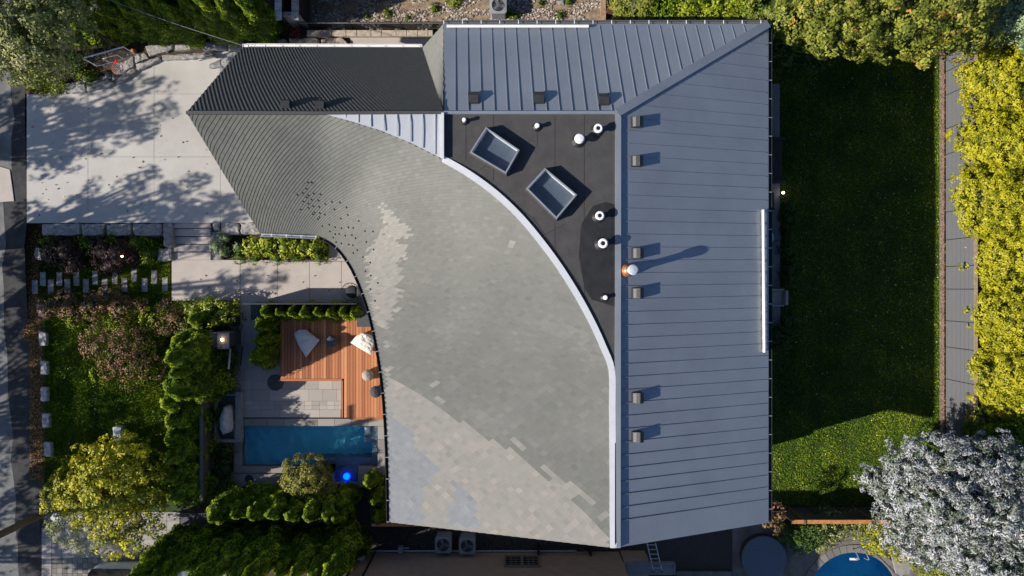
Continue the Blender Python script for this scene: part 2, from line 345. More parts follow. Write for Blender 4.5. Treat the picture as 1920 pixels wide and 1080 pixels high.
# street: rises a little toward the driveway
def zroad(Y):
    t = min(1, max(0, (Y+2.0)/4.5)); t = t*t*(3-2*t); return 0.004+t*0.56
def strip_mesh(edgesL, edgesR, m, name, dz=0.0):
    mb = MB(); n = len(edgesL)
    vs = []
    for (xl, yl), (xr, yr) in zip(edgesL, edgesR):
        for x, y in ((xl, yl), (xr, yr)):
            z = 0.0
            for _ in range(4): z = zroad((540-y)*(CAMH-z)/FPX)+dz
            v = Wd(x, y, z); vs.append(v)
    mb.add(vs, [(2*i, 2*i+2, 2*i+3, 2*i+1) for i in range(n-1)]); return struct(name, mb, m)
ys = list(range(-260, 1500, 40))
redge = [(-260, 34), (100, 46), (420, 50), (470, 46), (560, 50), (700, 58), (870, 66), (960, 76), (1500, 84)]
def lerp_edge(tab, y):
    for (ya, xa), (yb, xb) in zip(tab, tab[1:]):
        if ya <= y <= yb: return xa+(xb-xa)*(y-ya)/(yb-ya)
    return tab[-1][1]
wob = lambda y, k: 2.2*noise.noise(Vector((y*0.02, k, 0)))*2
strip_mesh([(-900, y) for y in ys], [(lerp_edge(redge, y)+wob(y, 1), y) for y in ys], ASPHALT_D, 'street')
LIGHTASPH = mat('worn_asphalt', (0.15, 0.15, 0.15), 0.9, 0.3, 1.5, bump=0.4, bscale=45, col2=(0.20, 0.20, 0.20))
strip_mesh([(-300, y) for y in ys], [(((22 if y < 375 else 8 if y < 470 else 2+(y-470)*0.055)+2*wob(y, 5)), y) for y in ys], LIGHTASPH, 'worn_street_lane', 0.004)
# sidewalk patch, leaf verge
mb = MB(); mb.poly([(-8, 310), (18, 318), (26, 377), (-8, 379)], 0.3, 0.60); struct('kerb_ramp', mb, PATHC)
mb = MB(); mb.poly([(44, 422), (50, 1), (62, 1), (70, 180), (115, 178), (116, 160), (205, 135), (250, 112), (320, 100), (460, 92), (660, 87), (660, 60), (565, 45), (560, -120), (38, -120), (44, 177)], -0.02, 0.60)
mb = MB(); mb.poly([(48, -200), (48, 176), (113, 176), (120, 158), (205, 140), (250, 118), (330, 103), (460, 94), (660, 90), (660, 60), (565, 45), (560, -200)], 0.0, 0.605); struct('planting_bed', mb, SOIL)
VERGE = mat('leaf_strewn_verge', (0.10, 0.045, 0.02), 0.95, 0.5, 7, bump=0.9, bscale=40, col2=(0.07, 0.075, 0.02))
mb = MB(); mb.poly([(46, 419), (78, 419), (80, 640), (92, 900), (78, 960), (66, 870), (56, 700), (48, 560)], -0.01, 0.012); struct('verge', mb, VERGE)
# driveway slabs on their bed
mb = MB(); mb.rect(50.5, 50, 560, 418.5, 0.588, 0.0); struct('driveway_bed', mb, JOINT)
mb = MB()
for xa, xb in ((50, 164.8), (165.2, 288.8), (289.2, 412.8), (413.2, 537), (537.4, 600)):
    for ya, yb in ((60, 175.8), (176.2, 293.8), (294.2, 418)): mb.bevrect(xa, ya, xb, yb, 0.60, 0.45, 0.006)
struct('driveway', mb, CONCRETE)
# lawns
mb = MB(); mb.poly([(76, 442), (322, 442), (322, 563), (450, 563), (450, 640), (430, 700), (400, 735), (400, 940), (330, 960), (95, 960), (80, 640)], -0.01, 0.006); struct('front_lawn', mb, GRASS)
mb = MB(); mb.poly([(1340, 20), (1764, 20), (1764, 950), (1340, 950)], -0.01, 0.006); struct('back_lawn', mb, GRASS)
# path, patio
mb = MB(); mb.poly([(322, 487), (690, 487), (690, 500), (700, 620), (660, 640), (460, 640), (450, 564), (322, 564)], -0.01, 0.03)
struct('path_bed', mb, JOINT)
mb = MB()
for xa, xb, ya, yb in ((322, 450, 487.5, 563.5), (450.8, 520, 487.5, 569), (520.6, 580, 490.5, 569), (580.6, 640, 490.5, 569), (616.5, 700, 430, 489.8), (640.6, 700, 490.5, 569), (450.8, 470, 569.7, 640)):
    mb.bevrect(xa, ya, xb, yb, 0.05, 0.0, 0.005)
struct('path', mb, PATHC)
mb = MB(); mb.rect(430, 565, 640, 786, 0.02, 0.0); struct('patio_bed', mb, JOINT)
mb = MB(); rnd = random.Random(5)
yy = 600
while yy < 783:
    hh = rnd.choice([16, 22, 30]) if not 745 < yy < 762 else 8
    hh = min(hh, 783-yy); xx = 431
    while xx < 640:
        w = (rnd.choice([26, 34, 40]) if hh != 8 else 14); w = min(w, 640-xx); mb.tone = rnd.random()
        if w > 3 and hh > 3: mb.bevrect(xx+.14, yy+.14, xx+w-.14, yy+hh-.14, 0.04, 0.0, 0.003)
        xx += w
    yy += hh
mb.tone = .5
PAVT = mat_tone('paver_tone', [(0, (0.32, 0.29, 0.265)), (0.5, (0.36, 0.33, 0.30)), (1, (0.41, 0.37, 0.335))], 0.85, 0.3, fine=0.4, fscale=7)
struct('patio', mb, PAVT)
mb = MB(); mb.lathe([(0.40, 0.041), (0.40, 0.046)], (Wd(517, 717).x, Wd(517, 717).y, 0), 9)  # thin dark disc for a round dark patch of unclear kind
solo('dark_disc', mb, mat('dark_disc_grey', (0.06, 0.06, 0.06), 0.7, 0.4, 6), 'round dark disc lying flat in the grey patio below the wooden deck', 'paving stone')
mb = MB(); mb.poly([(1340, 157), (1462, 157), (1463, 610), (1340, 640)], -0.01, 0.12); struct('terrace', mb, mat('terrace_slab', (0.20, 0.20, 0.205), 0.8, 0.1, 2, bump=0.1))
# dark lane between the houses, neighbour courts
mb = MB(); mb.poly([(665, 940), (1375, 940), (1375, 1240), (665, 1240)], -0.012, 0.006)
struct('side_alley', mb, mat('dark_gravel', (0.055, 0.05, 0.045), 0.95, 0.5, 20, bump=1.0, bscale=60))
mb = MB(); mb.poly([(575, 560), (668, 560), (668, 592), (575, 592)], -0.01, 0.012)
# flagstone court round the circular pool, with the pool hole cut as a polygon ring
def ring_sheet(name, cx, cy, r, x0, y0, x1, y1, z, m, n=64):
    mb = MB(); vs = []; fs = []
    for i in range(n):
        a = 2*math.pi*i/n; ca, sa = math.cos(a), math.sin(a)
        t = min(((x1-cx)/ca if ca > 0 else (x0-cx)/ca) if abs(ca) > 1e-6 else 1e9, ((y1-cy)/sa if sa > 0 else (y0-cy)/sa) if abs(sa) > 1e-6 else 1e9)
        vs += [(cx+r*ca, cy+r*sa, z), (cx+ca*t, cy+sa*t, z)]
    for i in range(n): j = (i+1) % n; fs.append((2*i, 2*i+1, 2*j+1, 2*j))
    mb.add(vs, fs); return struct(name, mb, m)
FLAG = mat('flagstone', (0.15, 0.135, 0.115), 0.9, 0.35, 1.6, bump=0.4, bscale=20, col2=(0.20, 0.185, 0.17))
q0, q1 = Wd(1373, 1300), Wd(1745, 962)
ring_sheet('pool_court', RC.x, RC.y, 97*.025, q0.x, q0.y, q1.x, q1.y, 0.01, FLAG)
mb = MB(); 
for i in range(44):
    a0, a1 = 2*math.pi*(i+.04)/44, 2*math.pi*(i+.96)/44; r0, r1 = 85*.025, 99*.025; mb.tone = random.Random(i).random()
    mb.prism([(RC.x+r0*math.cos(a0), RC.y+r0*math.sin(a0)), (RC.x+r1*math.cos(a0), RC.y+r1*math.sin(a0)), (RC.x+r1*math.cos(a1), RC.y+r1*math.sin(a1)), (RC.x+r0*math.cos(a1), RC.y+r0*math.sin(a1))], -0.1, 0.06)
t = thing('round_pool', 'circular blue swimming pool ringed by grey wedge-shaped coping stones', 'swimming pool', (RC.x, RC.y, 0))
mb.build('coping', mat_tone('court_coping', [(0, (0.15, 0.14, 0.13)), (1, (0.22, 0.205, 0.19))], 0.85), t)
BASIN = mat('pool_liner', (0.10, 0.66, 0.86), 0.6, 0.15, 1.5)
mb = MB(); mb.lathe([(0.05, -1.5), (86*.025, -1.5), (87*.025, -0.06)], (RC.x, RC.y, 0), 48, capt=False); mb.build('basin', BASIN, t)
WATER = mat_water('pool_water', (0.62, 0.9, 0.97), 0.03, 0.2, 2.0)
mb = MB(); mb.lathe([(86.5*.025, -0.16)], (RC.x, RC.y, 0), 48, capb=False); mb.build('water', WATER, t)
for x in (1596, 1614):
    mb = MB(); p = Wd(x, 1029, 0); q = Wd(x+5, 1046, 0)
    mb.path([(p.x, p.y, 0.05), (p.x, p.y, .42), (p.x+.02, p.y-.08, .52), (q.x, q.y+.12, .50), (q.x, q.y+.04, .30), (q.x, q.y+.02, .06)], .022, 8); mb.build('handrail', GALV, t)
mb = MB(); mb.rect(1594, 1046.5, 1608, 1050.5, 0.0, -.04); mb.build('ladder_step', WHITE, t)
# plunge pool
t = thing('plunge_pool', 'rectangular blue plunge pool with pale stone coping beside the wooden deck', 'swimming pool', (Wd(580, 836).x, Wd(580, 836).y, 0))
mb = MB(); x0, y0, x1, y1 = 452.5, 799, 708, 874.5
def slab(a, b, c, d): mb.bevrect(a+.2, b+.2, c-.2, d-.2, 0.08, -0.5, 0.008)
for i in range(9): w = (722-438)/9; mb.tone = rnd.random(); slab(438+i*w, 785, 438+(i+1)*w, 799)
for i in range(3): w = 75.5/3; mb.tone = rnd.random(); slab(438, 799+i*w, 452.5, 799+(i+1)*w); slab(708, 799+i*w, 722, 799+(i+1)*w)
for i in range(6): w = (625-438)/6; mb.tone = rnd.random(); slab(438+i*w, 874.5, 438+(i+1)*w, 887)
slab(671, 874.5, 722, 890); slab(671, 890, 684, 914); slab(612, 874.5, 625, 914); slab(625, 906, 671, 914)
mb.build('coping', mat_tone('coping_tone', [(0, (0.20, 0.18, 0.165)), (1, (0.33, 0.30, 0.27))], 0.85, fine=.3, fscale=9), t)
mb = MB(); P = lambda x, y, z: (Wd(x, y).x, Wd(x, y).y, z)
mb.add([P(452, 875, -1.5), P(698, 875, -1.5), P(698, 799, -1.5), P(452, 799, -1.5), P(452, 875, .0), P(698, 875, -.5), P(698, 799, -.5), P(452, 799, 0.0)],
       [(0, 1, 2, 3), (0, 4, 5, 1), (1, 5, 6, 2), (2, 6, 7, 3), (3, 7, 4, 0)])
mb.build('basin', BASIN, t)
STEPM = mat('dark_pool_tile', (0.16, 0.22, 0.28), 0.6, 0.2, 5)
mb = MB(); mb.add([P(452, 799, 0.02), P(708, 799, 0.02), P(708, 799, -.5), P(452, 799, -.5)], [(0, 1, 2, 3)])
mb.rect(684, 799, 708, 828, -.35, -1.5); mb.rect(698, 828.2, 708, 875, -.36, -1.5); mb.rect(590, 857, 697.8, 875, -.45, -1.5); mb.rect(625, 875.2, 671, 906, -.40, -1.5)
mb.build('step', STEPM, t)
def ripple(x, y, k=1.0):
    a = noise.noise(Vector((x*1.3, y*1.3, 1)))*1.2
    return k*(.0075*math.sin(11*x+6*y+4*a)+.0065*math.sin(-8*x+13*y+5*a)+.020*noise.noise(Vector((x*3.4, y*3.4, 3)))+.006*noise.noise(Vector((x*8, y*8, 7))))
def ripple_sheet(x0, y0, x1, y1, z, k, step=.04):
    mb = MB(); nx = max(2, int((x1-x0)/step)); ny = max(2, int((y1-y0)/step)); vs = []
    for i in range(nx+1):
        for j in range(ny+1): x = x0+(x1-x0)*i/nx; y = y0+(y1-y0)*j/ny; vs.append((x, y, z+ripple(x, y, k)))
    mb.add(vs, [(i*(ny+1)+j, (i+1)*(ny+1)+j, (i+1)*(ny+1)+j+1, i*(ny+1)+j+1) for i in range(nx) for j in range(ny)]); return mb
_a, _b = Wd(451, 876), Wd(709, 798); mb = ripple_sheet(_a.x, _a.y, _b.x, _b.y, -.07, 1.0)
_c, _d = Wd(624, 907), Wd(672, 876); m3 = ripple_sheet(_c.x, _c.y, _d.x, _d.y-.001, -.07, 1.0); mb.add(m3.v, m3.f)
REFR = bpy.data.materials.new('rippled_water'); REFR.use_nodes = True; _n = REFR.node_tree; _n.nodes.clear()
_o = _n.nodes.new('ShaderNodeOutputMaterial'); _g = _n.nodes.new('ShaderNodeBsdfGlass'); _g.inputs['Color'].default_value = (.92, .99, 1, 1); _g.inputs['Roughness'].default_value = 0.0; _g.inputs['IOR'].default_value = 1.33; _n.links.new(_g.outputs[0], _o.inputs[0])
w_ = mb.build('water', REFR, t, smooth=True); w_.cycles.is_caustics_caster = True
for ch in t.children:
    if ch.name.startswith(('basin', 'step')): ch.cycles.is_caustics_receiver = True
mb = MB(); c = Wd(650, 893, -.3); mb.lathe([(0.02, 0), (.15, .01), (.15, .05), (.02, .06)], (c.x, c.y, -.38), 14)
l = mb.build('pool_light', mat('blue_led', (0.0, 0.02, 0.9), 0.4, 0.0, emit=((0.0, 0.03, 1.0), 9)), t); l['label'] = 'glowing blue light in the corner nook of the pool'
mb = MB(); mb.rect(432, 888, 612, 914, 0.06, -0.1); c = Wd(467, 898, .06)
w = thing('poolside_slab', 'long grey slab with a dark round drain along the south edge of the pool', 'paving slab', (Wd(500, 900).x, Wd(500, 900).y, 0))
mb.build('slab', PAVER, w, bevel=.01); mb = MB(); mb.lathe([(0.2, .062), (.2, .068)], (c.x, c.y, 0), 16); mb.build('drain', ASPHALT_D, w)
# basin with the upright white rock
t = thing('water_feature', 'stone-edged sunken basin between the hedge and the pool', 'fountain', (Wd(428, 780).x, Wd(428, 780).y, 0))
mb = MB(); mb.rect(404, 735, 452.3, 742, .30, 0); mb.rect(441, 742.2, 452.3, 824, .30, 0); mb.rect(404, 824.2, 452.3, 830, .30, 0); mb.rect(401, 742.2, 405, 824, .3, 0); mb.build('edging', COPING, t, bevel=.008)
mb = MB(); mb.rect(405, 742, 441, 824, .05, 0); mb.build('basin', mat('black_slate', (0.045, 0.045, 0.048), 0.5, 0.3, 5), t)
def boulder(pts, z0, z1, seed=0, n=26, dome=0.05, rough=0.025):
    pl = [Wd(x, y, z1) for x, y in pts]; L = []
    m = len(pl); seg = [(pl[(i+1) % m]-pl[i]).length for i in range(m)]; tot = sum(seg)
    for k in range(n):
        s = tot*k/n; i = 0
        while s > seg[i]: s -= seg[i]; i += 1
        L.append(pl[i].lerp(pl[(i+1) % m], s/seg[i]))
    ar = sum(L[i].x*L[(i+1) % n].y-L[(i+1) % n].x*L[i].y for i in range(n))
    if ar < 0: L = L[::-1]
    c = sum(L, Vector())/n; mb = MB(); vs = []
    def nz(v, q): return noise.noise(Vector((v.x*6+seed, v.y*6, q)))*rough*2
    rings = [(1.0, z0), (1.01, (z0+z1)/2), (0.985, z1-0.05), (0.93, z1), (0.6, z1+dome*.7), (0.28, z1+dome)]
    for k, z in rings:
        for p in L:
            q = c+(p-c)*k; q = Vector((q.x+nz(q, z), q.y+nz(q, z+5), 0)); vs.append((q.x, q.y, z+nz(q, 9)*(1 if z > z0 else 0)))
    fs = [(j*n+i, j*n+(i+1) % n, (j+1)*n+(i+1) % n, (j+1)*n+i) for j in range(len(rings)-1) for i in range(n)]
    o = len(vs); vs.append((c.x, c.y, z1+dome)); fs += [((len(rings)-1)*n+i, (len(rings)-1)*n+(i+1) % n, o) for i in range(n)]
    mb.add(vs, fs); return mb
solo('standing_rock', boulder([(419, 762), (426, 765), (429, 780), (430, 805), (427, 813), (417, 815), (412, 805), (411, 790), (413, 775)], .05, .75, 3, dome=.15), mat('white_rock', (0.52, 0.52, 0.50), 0.8, 0.3, 6, bump=.8, bscale=15), 'tall white crescent-shaped rock standing in the dark basin', 'rock', smooth=True)

# ------------------------------------------------------------------ stones
NS = [([(115, 156), (159, 153), (161, 172), (120, 174)], 'long flat grey kerb stone at the west end of the driveway border'),
      ([(161, 153), (200, 148), (214, 155), (205, 163), (162, 171)], 'grey kerb stone second from the west end of the driveway border'),
      ([(196, 136), (203, 134), (209, 147), (201, 150)], 'small pale upright stone below the basketball backboard'),
      ([(210, 140), (218, 139), (222, 146), (212, 150)], 'small grey stone just under the basketball rim'),
      ([(224, 120), (248, 105), (251, 124), (228, 138)], 'flat grey boulder right beside the basketball rim'),
      ([(216, 152), (230, 139), (252, 126), (254, 134), (232, 151), (218, 158)], 'low grey stone stepping down to the driveway under the rim'),
      ([(251, 103), (270, 99), (278, 108), (253, 119)], 'squarish grey stone south of the orange ball'),
      ([(254, 121), (299, 105), (302, 112), (257, 133)], 'narrow dark kerb stone south-east of the orange ball'),
      ([(271, 86), (300, 80), (325, 80), (322, 94), (279, 106)], 'large dappled stone east of the orange ball'),
      ([(326, 80), (372, 76), (376, 90), (326, 95)], 'large dappled stone in the middle of the cedar border'),
      ([(302, 104), (400, 97), (405, 106), (345, 111), (303, 112)], 'long narrow stone edging the driveway below the cedars'),
      ([(377, 78), (425, 76), (424, 92), (380, 94)], 'broad grey stone near the garage eave'),
      ([(426, 80), (455, 76), (452, 92), (428, 94)], 'pale stone nearest the garage corner'),
      ([(484, 78), (535, 72), (537, 92), (484, 94)], 'sandy stone behind the garage gutter, west end'),
      ([(541, 72), (597, 70), (595, 92), (541, 92)], 'sandy stone by the end post of the wire fence'),
      ([(601, 74), (640, 70), (655, 84), (652, 92), (601, 92)], 'pale sandy stone beside the narrow concrete strip')]
for i, (pts, lab) in enumerate(NS):
    sm = i in (2, 3); solo('border_stone', boulder(pts, 0.5, 0.78 if not sm else .7, i*3.7, dome=.03), STONE if i < 13 else SAND, lab, 'stone', 'stones edging the driveway', smooth=False)
mb = MB(); xx = 575; k = 0
while xx < 812:
    w = rnd.choice([14, 20, 27]); k += 1; mb.tone = rnd.random(); mb.bevrect(xx+.3, 56, min(812, xx+w)-.3, 67.5, .85, .0, .02); xx += w
solo('low_stone_wall', mb, SAND, 'low buff stone wall between the pebbles and the narrow concrete strip', 'wall')
mb = MB(); mb.rect(657, 68.5, 880, 120, .62, 0); struct('side_path', mb, PATHC)
SS = [((76, 151), 'weathered grey retaining block at the street end of the driveway'), ((152, 196), 'second retaining block from the street below the driveway'), ((198, 246), 'retaining block with a dark round stain left of middle'), ((248, 303), 'longest retaining block, next to the steps, with a dark spot')]
for i, ((a_, b_), lab) in enumerate(SS):
    solo('retaining_block', boulder([(a_, 420), (b_, 419), (b_-1, 440), ((a_+b_)/2, 442), (a_+1, 441)], 0, .66, 20+i*2.3, dome=.02), STONE, lab, 'stone block', 'retaining blocks below the driveway')
for pts, zt, lab in (([(305, 418), (324, 418), (323, 463), (306, 463)], .62, 'upright granite slab flanking the west side of the steps'), ([(297, 465), (322, 465), (321, 489), (294, 489)], .3, 'square cracked stone at the foot of the steps'),
                     ([(398, 417), (412, 417), (412, 432), (399, 433)], .64, 'small stone on the east side of the steps'), ([(413, 418), (448, 418), (449, 439), (415, 440)], .66, 'pale granite block above the planting bed'), ([(450, 418), (500, 418), (500, 439), (451, 439)], .66, 'granite block tucked under the roof corner'),
                     ([(394, 433), (412, 433), (414, 487), (396, 487)], .35, 'grey slab between the steps and the round green shrubs')):
    solo('granite_block', boulder(pts, 0, zt, zt*7+pts[0][0], dome=.015), STONE, lab, 'stone block')
# steps
mb = MB(); mb.rect(323.5, 414.5, 394.5, 487, .03, 0); struct('step_shadow_bed', mb, JOINT)  # dark bed shows in the gaps as painted riser shadow lines
t = thing('garden_steps', 'five grey concrete steps leading down from the driveway to the path', 'steps', (Wd(360, 450).x, Wd(360, 450).y, 0))
for i, (ya, yb) in enumerate(((414, 428), (428, 443), (443, 457.5), (457.5, 472), (472, 487.5))):
    z = .60-.09*(i+1); mb = MB(); mb.bevrect(323, ya+.9, 395, yb-.5, z, 0, .012); mb.build('step', PATHC, t)
# stepping stones
ST = [(80, 523), (111, 523), (143, 523), (178, 521), (215, 520), (251, 516), (289, 520), (65, 538), (95, 537), (126, 536), (161, 536), (196, 535), (233, 534), (271, 534), (309, 533)]
proto = None
for i, (x, y) in enumerate(ST):
    row = 'upper' if i < 7 else 'lower'; k = i if i < 7 else i-7
    od = ['first', 'second', 'third', 'fourth', 'fifth', 'sixth', 'seventh', 'eighth'][k]
    mb = MB(); mb.tone = .5; mb.bevrect(x-5.5, y-13, x+5.5, y+13, .07, 0, .012)
    solo('stepping_stone', mb, STONE, f'grey stepping stone, {od} from the street in the {row} staggered row', 'stepping stone', 'stepping stones across the front lawn')
for (x, y, w, h, lab) in ((79, 635, 13, 27, 'whitish kerb block in the verge beside the red-brown shrub'), (81, 690, 13, 26, 'grey-white kerb block in the verge, second of the southern run'), (81.5, 739, 13, 27, 'kerb block in the verge level with the big cedar hedge'), (84.5, 789, 13, 27, 'kerb block in the verge, one before the golden tree'), (88.5, 843, 13, 27, 'kerb block in the verge nearest the golden tree'), (70, 476, 11, 24, 'dirty white kerb block beside the purple shrub'), (76, 582, 11, 24, 'dirty white kerb block half hidden by red-brown leaves')):
    mb = boulder([(x-w/2, y-h/2), (x+w/2, y-h/2+1), (x+w/2+1, y+h/2), (x-w/2+1, y+h/2)], 0, .22, x+y, n=16, dome=.01); solo('kerb_block', mb, mat('pale_granite', (0.42, 0.40, 0.38), .85, .2, 6, bump=.4), lab, 'stone block', 'kerb blocks along the verge')
mb = boulder([(211, 801), (227, 800), (227, 827), (222, 829), (213, 827)], 0, .35, 7, dome=.02); solo('garden_stone', mb, mat('bluish_stone', (.42, .45, .47), .7, .1, 5), 'single pale bluish stone standing in the middle of the front lawn', 'stone')
mb = MB(); c = Wd(106, 971, .9); mb.box((c.x, c.y, .9), (.42, .42, .05), math.radians(45)); 
t = thing('utility_marker', 'small pale square marker plate on a post beside the leaning-looking utility pole', 'marker', (c.x, c.y, 0)); mb.build('plate', mat('marker_grey', (.45, .47, .5), .6, .05), t); mb = MB(); mb.tube((c.x, c.y, 0), (c.x, c.y, .88), .04); mb.build('post', GALV, t)
# pebbles (uncountable)
PEB = mat_tone('pebble', [(0, (.10, .08, .065)), (.5, (.30, .24, .19)), (1, (.62, .56, .50))], .8)
mb = MB(); mb.poly([(562, -150), (562, 44), (836, 44), (836, 80), (1136, 80), (1136, -150)], -.01, .61); struct('pebble_yard', mb, mat('sandy_soil', (.26, .19, .13), .95, .4, 5, bump=.8, bscale=40))
def scatter_stones(name, region, n, smin, smax, z, seed, m, label, cat):
    rs = random.Random(seed); mb = MB(); k = 0
    while k < n:
        x, y = rs.uniform(region[0], region[2]), rs.uniform(region[1], region[3])
        if noise.noise(Vector((x*.03, y*.05, seed))) < -.12: continue
        c = Wd(x, y, z); r = rs.uniform(smin, smax); mb.tone = rs.random(); a = rs.random()*6; e = rs.uniform(.5, .9)
        vs = [(c.x+r*math.cos(a+j*1.2566)*(1 if j % 2 else e), c.y+r*math.sin(a+j*1.2566)*e, c.z-.01) for j in range(5)]+[(c.x+r*.55*math.cos(a+j*1.2566), c.y+r*.55*math.sin(a+j*1.2566)*e, c.z+r*.6) for j in range(5)]
        mb.add(vs, [(5, 6, 7, 8, 9)]+[(j, (j+1) % 5, 5+(j+1) % 5, 5+j) for j in range(5)]); k += 1
    return tag(mb.build(name, m), label, cat, kind='stuff')
scatter_stones('pebbles', (585, -40, 1132, 55), 7500, .035, .085, .61, 2, PEB, 'buff and white river pebbles spread over the sandy yard', 'pebbles')
scatter_stones('gravel', (680, 985, 1240, 1040), 3000, .02, .05, .008, 4, mat_tone('dark_pebble', [(0, (.03, .028, .026)), (1, (.16, .14, .12))], .8), 'dark gravel covering the shaded alley between the houses', 'gravel')
# fallen leaves
def litter(name, regions, n, seed, label, m=LITTER, smin=.04, smax=.09):
    rs = np.random.RandomState(seed); P = []
    tot = sum(r[4] for r in regions)
    for x0, y0, x1, y1, w, z in regions:
        k = int(n*w/tot); X = rs.uniform(x0, x1, k); Y = rs.uniform(y0, y1, k); s = (CAMH-z)/FPX
        P.append(np.stack([(X-960)*s, (540-Y)*s, np.full(k, z)+rs.rand(k)*.02], 1))
    P = np.vstack(P); N = rs.normal(size=P.shape)*.35+np.array([0, 0, 1]); me = leaf_mesh(name, P, N, rs.uniform(smin, smax, len(P)), .6, rs.rand(len(P))); me.materials.append(m)
    o = bpy.data.objects.new(name, me); SC.collection.objects.link(o); return tag(o, label, 'fallen leaves', kind='stuff')
litter('verge_leaves', [(44, 420, 76, 640, 3, .02), (56, 640, 80, 900, 2.5, .02), (50, 140, 118, 177, 1, .62), (120, 100, 250, 150, .3, .62), (1764, 60, 1772, 820, 1.2, .03)], 8500, 3, 'orange and brown fallen leaves strewn along the verge and borders')
litter('lawn_leaves', [(1450, 90, 1760, 940, 5, .05), (1640, 60, 1760, 830, 4, .05), (100, 640, 330, 900, .6, .05), (60, 190, 430, 415, .25, .61), (460, 500, 640, 560, .08, .06)], 900, 9, 'scattered yellow fallen leaves on the lawns and paving', mat_tone('dry_leaf', [(0, (.25, .15, .06)), (1, (.75, .62, .3))], .8), .045, .085)
litter('driveway_specks', [(55, 185, 430, 412, 1, .603), (330, 495, 640, 560, .2, .055)], 90, 17, 'small dark leaf bits and spots on the concrete driveway and path', mat_tone('dark_bits', [(0, (.05, .04, .035)), (1, (.16, .09, .05))], .9), .04, .13)
# grass blades
def grass(name, polys, n, seed, h, label, exclude=None):
    rs = np.random.RandomState(seed); P = []
    for x0, y0, x1, y1, w in polys:
        k = int(n*w); X = rs.uniform(x0, x1, k); Y = rs.uniform(y0, y1, k); P.append(np.stack([(X-960)*.025, (540-Y)*.025, np.full(k, h*.5)], 1))
    P = np.vstack(P); N = rs.normal(size=P.shape)*np.array([1, 1, .35])+np.array([0, 0, .35])
    tn = rs.rand(len(P))*.6+.22*np.array([noise.noise(Vector((p[0]*.9, p[1]*.9, seed)))*2+noise.noise(Vector((p[0]*.25, p[1]*.25, seed+4)))*1.5 for p in P])+.22+.05*np.sign(np.sin(P[:, 0]*5.2))
    me = leaf_mesh(name, P, N, rs.uniform(.7, 1.5, len(P))*h*1.6, .35, tn); me.materials.append(BLADE); o = bpy.data.objects.new(name, me); SC.collection.objects.link(o)
    return tag(o, label, 'grass', kind='stuff')
grass('back_grass', [(1436, 60, 1764, 948, 1.0)], 110000, 5, .055, 'short green grass of the back lawn between the house and the grey fence')
grass('front_grass', [(84, 560, 300, 930, .62), (72, 444, 320, 560, .30), (300, 560, 350, 930, .10)], 90000, 6, .06, 'green grass of the front lawn west of the cedar hedge')
# ------------------------------------------------------------------ the house
HR, HE, HW = 8.3, 6.4, 4.4
hc = Wd(960, 560, 0)
house = thing('house', 'large grey house with curved shingle roof, blue-grey metal roofs and a black flat roof', 'house', (hc.x, hc.y, 0))
# curved shingle surface between the ridge curve (upper) and the eave curve (lower)
UP = [(350, 211, HR), (400, 211.5, HR), (450, 212, HR), (500, 212.3, HR), (555, 212.6, HR), (607, 213.5, HR), (660, 228, HR-.05), (715, 245, HR-.1), (775, 270, HR-.1), (830, 298, HR-.05), (880, 327, HR), (930, 364, HR), (975, 407, HR), (1015, 455, HR), (1050, 503, HR), (1083, 556, HR), (1110, 606, HR), (1130, 650, HR), (1146, 694, HR), (1147, 760, HR), (1147.5, 830, HR), (1148, 900, HR), (1148, 960, HR), (1149, 1027, HR)]
LO = [(487, 437, HW), (508, 437.6, HW), (530, 438.2, HW), (552, 438.8, HW), (572, 439.5, HW), (592, 441.5, HW), (606, 446, 4.45), (619, 453, 4.5), (632, 463, 4.6), (643, 475, 4.7), (653, 489, 4.85), (662, 504, 5.0), (670, 521, 5.15), (678, 540, 5.3), (687, 565, 5.5), (696, 595, 5.7), (704, 630, 5.85), (711, 668, 6.0), (717, 708, 6.15), (721.5, 750, 6.25), (725, 800, 6.35), (727.5, 855, 6.42), (729, 910, 6.48), (730, 979, 6.5)]
def spline(tab, n):
    pts = [Wd(*p) for p in tab]; out = []; m = len(pts)
    for k in range(n):
        s = k*(m-1)/(n-1); i = min(int(s), m-2); t = s-i
        p0, p1, p2, p3 = pts[max(0, i-1)], pts[i], pts[i+1], pts[min(m-1, i+2)]
        out.append(0.5*((2*p1)+(-p0+p2)*t+(2*p0-5*p1+4*p2-p3)*t*t+(-p0+3*p1-3*p2+p3)*t**3))
    return out
NU = 185
US, LS = spline(UP, NU), spline(LO, NU)
def surf(u, v, dz=0.0):
    s = u*(NU-1); i = min(int(s), NU-2); t = s-i
    a = US[i].lerp(US[i+1], t); b = LS[i].lerp(LS[i+1], t); p = a.lerp(b, v)
    k1 = max(0, min(1, (u-.10)/.22)); k2 = max(0, min(1, (.66-u)/.32)); k = k1*k1*(3-2*k1)*k2*k2*(3-2*k2)       # the saddle sags where it turns the corner
    p = p.copy(); p.z += dz-0.45*k*math.sin(math.pi*v)*.9; return p
def to_px(p): s = FPX/(CAMH-p.z); return 960+p.x*s, 540-p.y*s
mb = MB(); gu, gv = 120, 24; vs = []
for dz in (-.012, -.2):
    for i in range(gu+1):
        for j in range(gv+1): vs.append(surf(i/gu, j/gv, dz))
o = (gu+1)*(gv+1); ix = lambda i, j: i*(gv+1)+j; fs = []
for i in range(gu):
    for j in range(gv): fs += [(ix(i, j), ix(i, j+1), ix(i+1, j+1), ix(i+1, j)), (o+ix(i, j), o+ix(i+1, j), o+ix(i+1, j+1), o+ix(i, j+1))]
for i in range(gu): fs += [(ix(i, gv), o+ix(i, gv), o+ix(i+1, gv), ix(i+1, gv)), (ix(i, 0), ix(i+1, 0), o+ix(i+1, 0), o+ix(i, 0))]
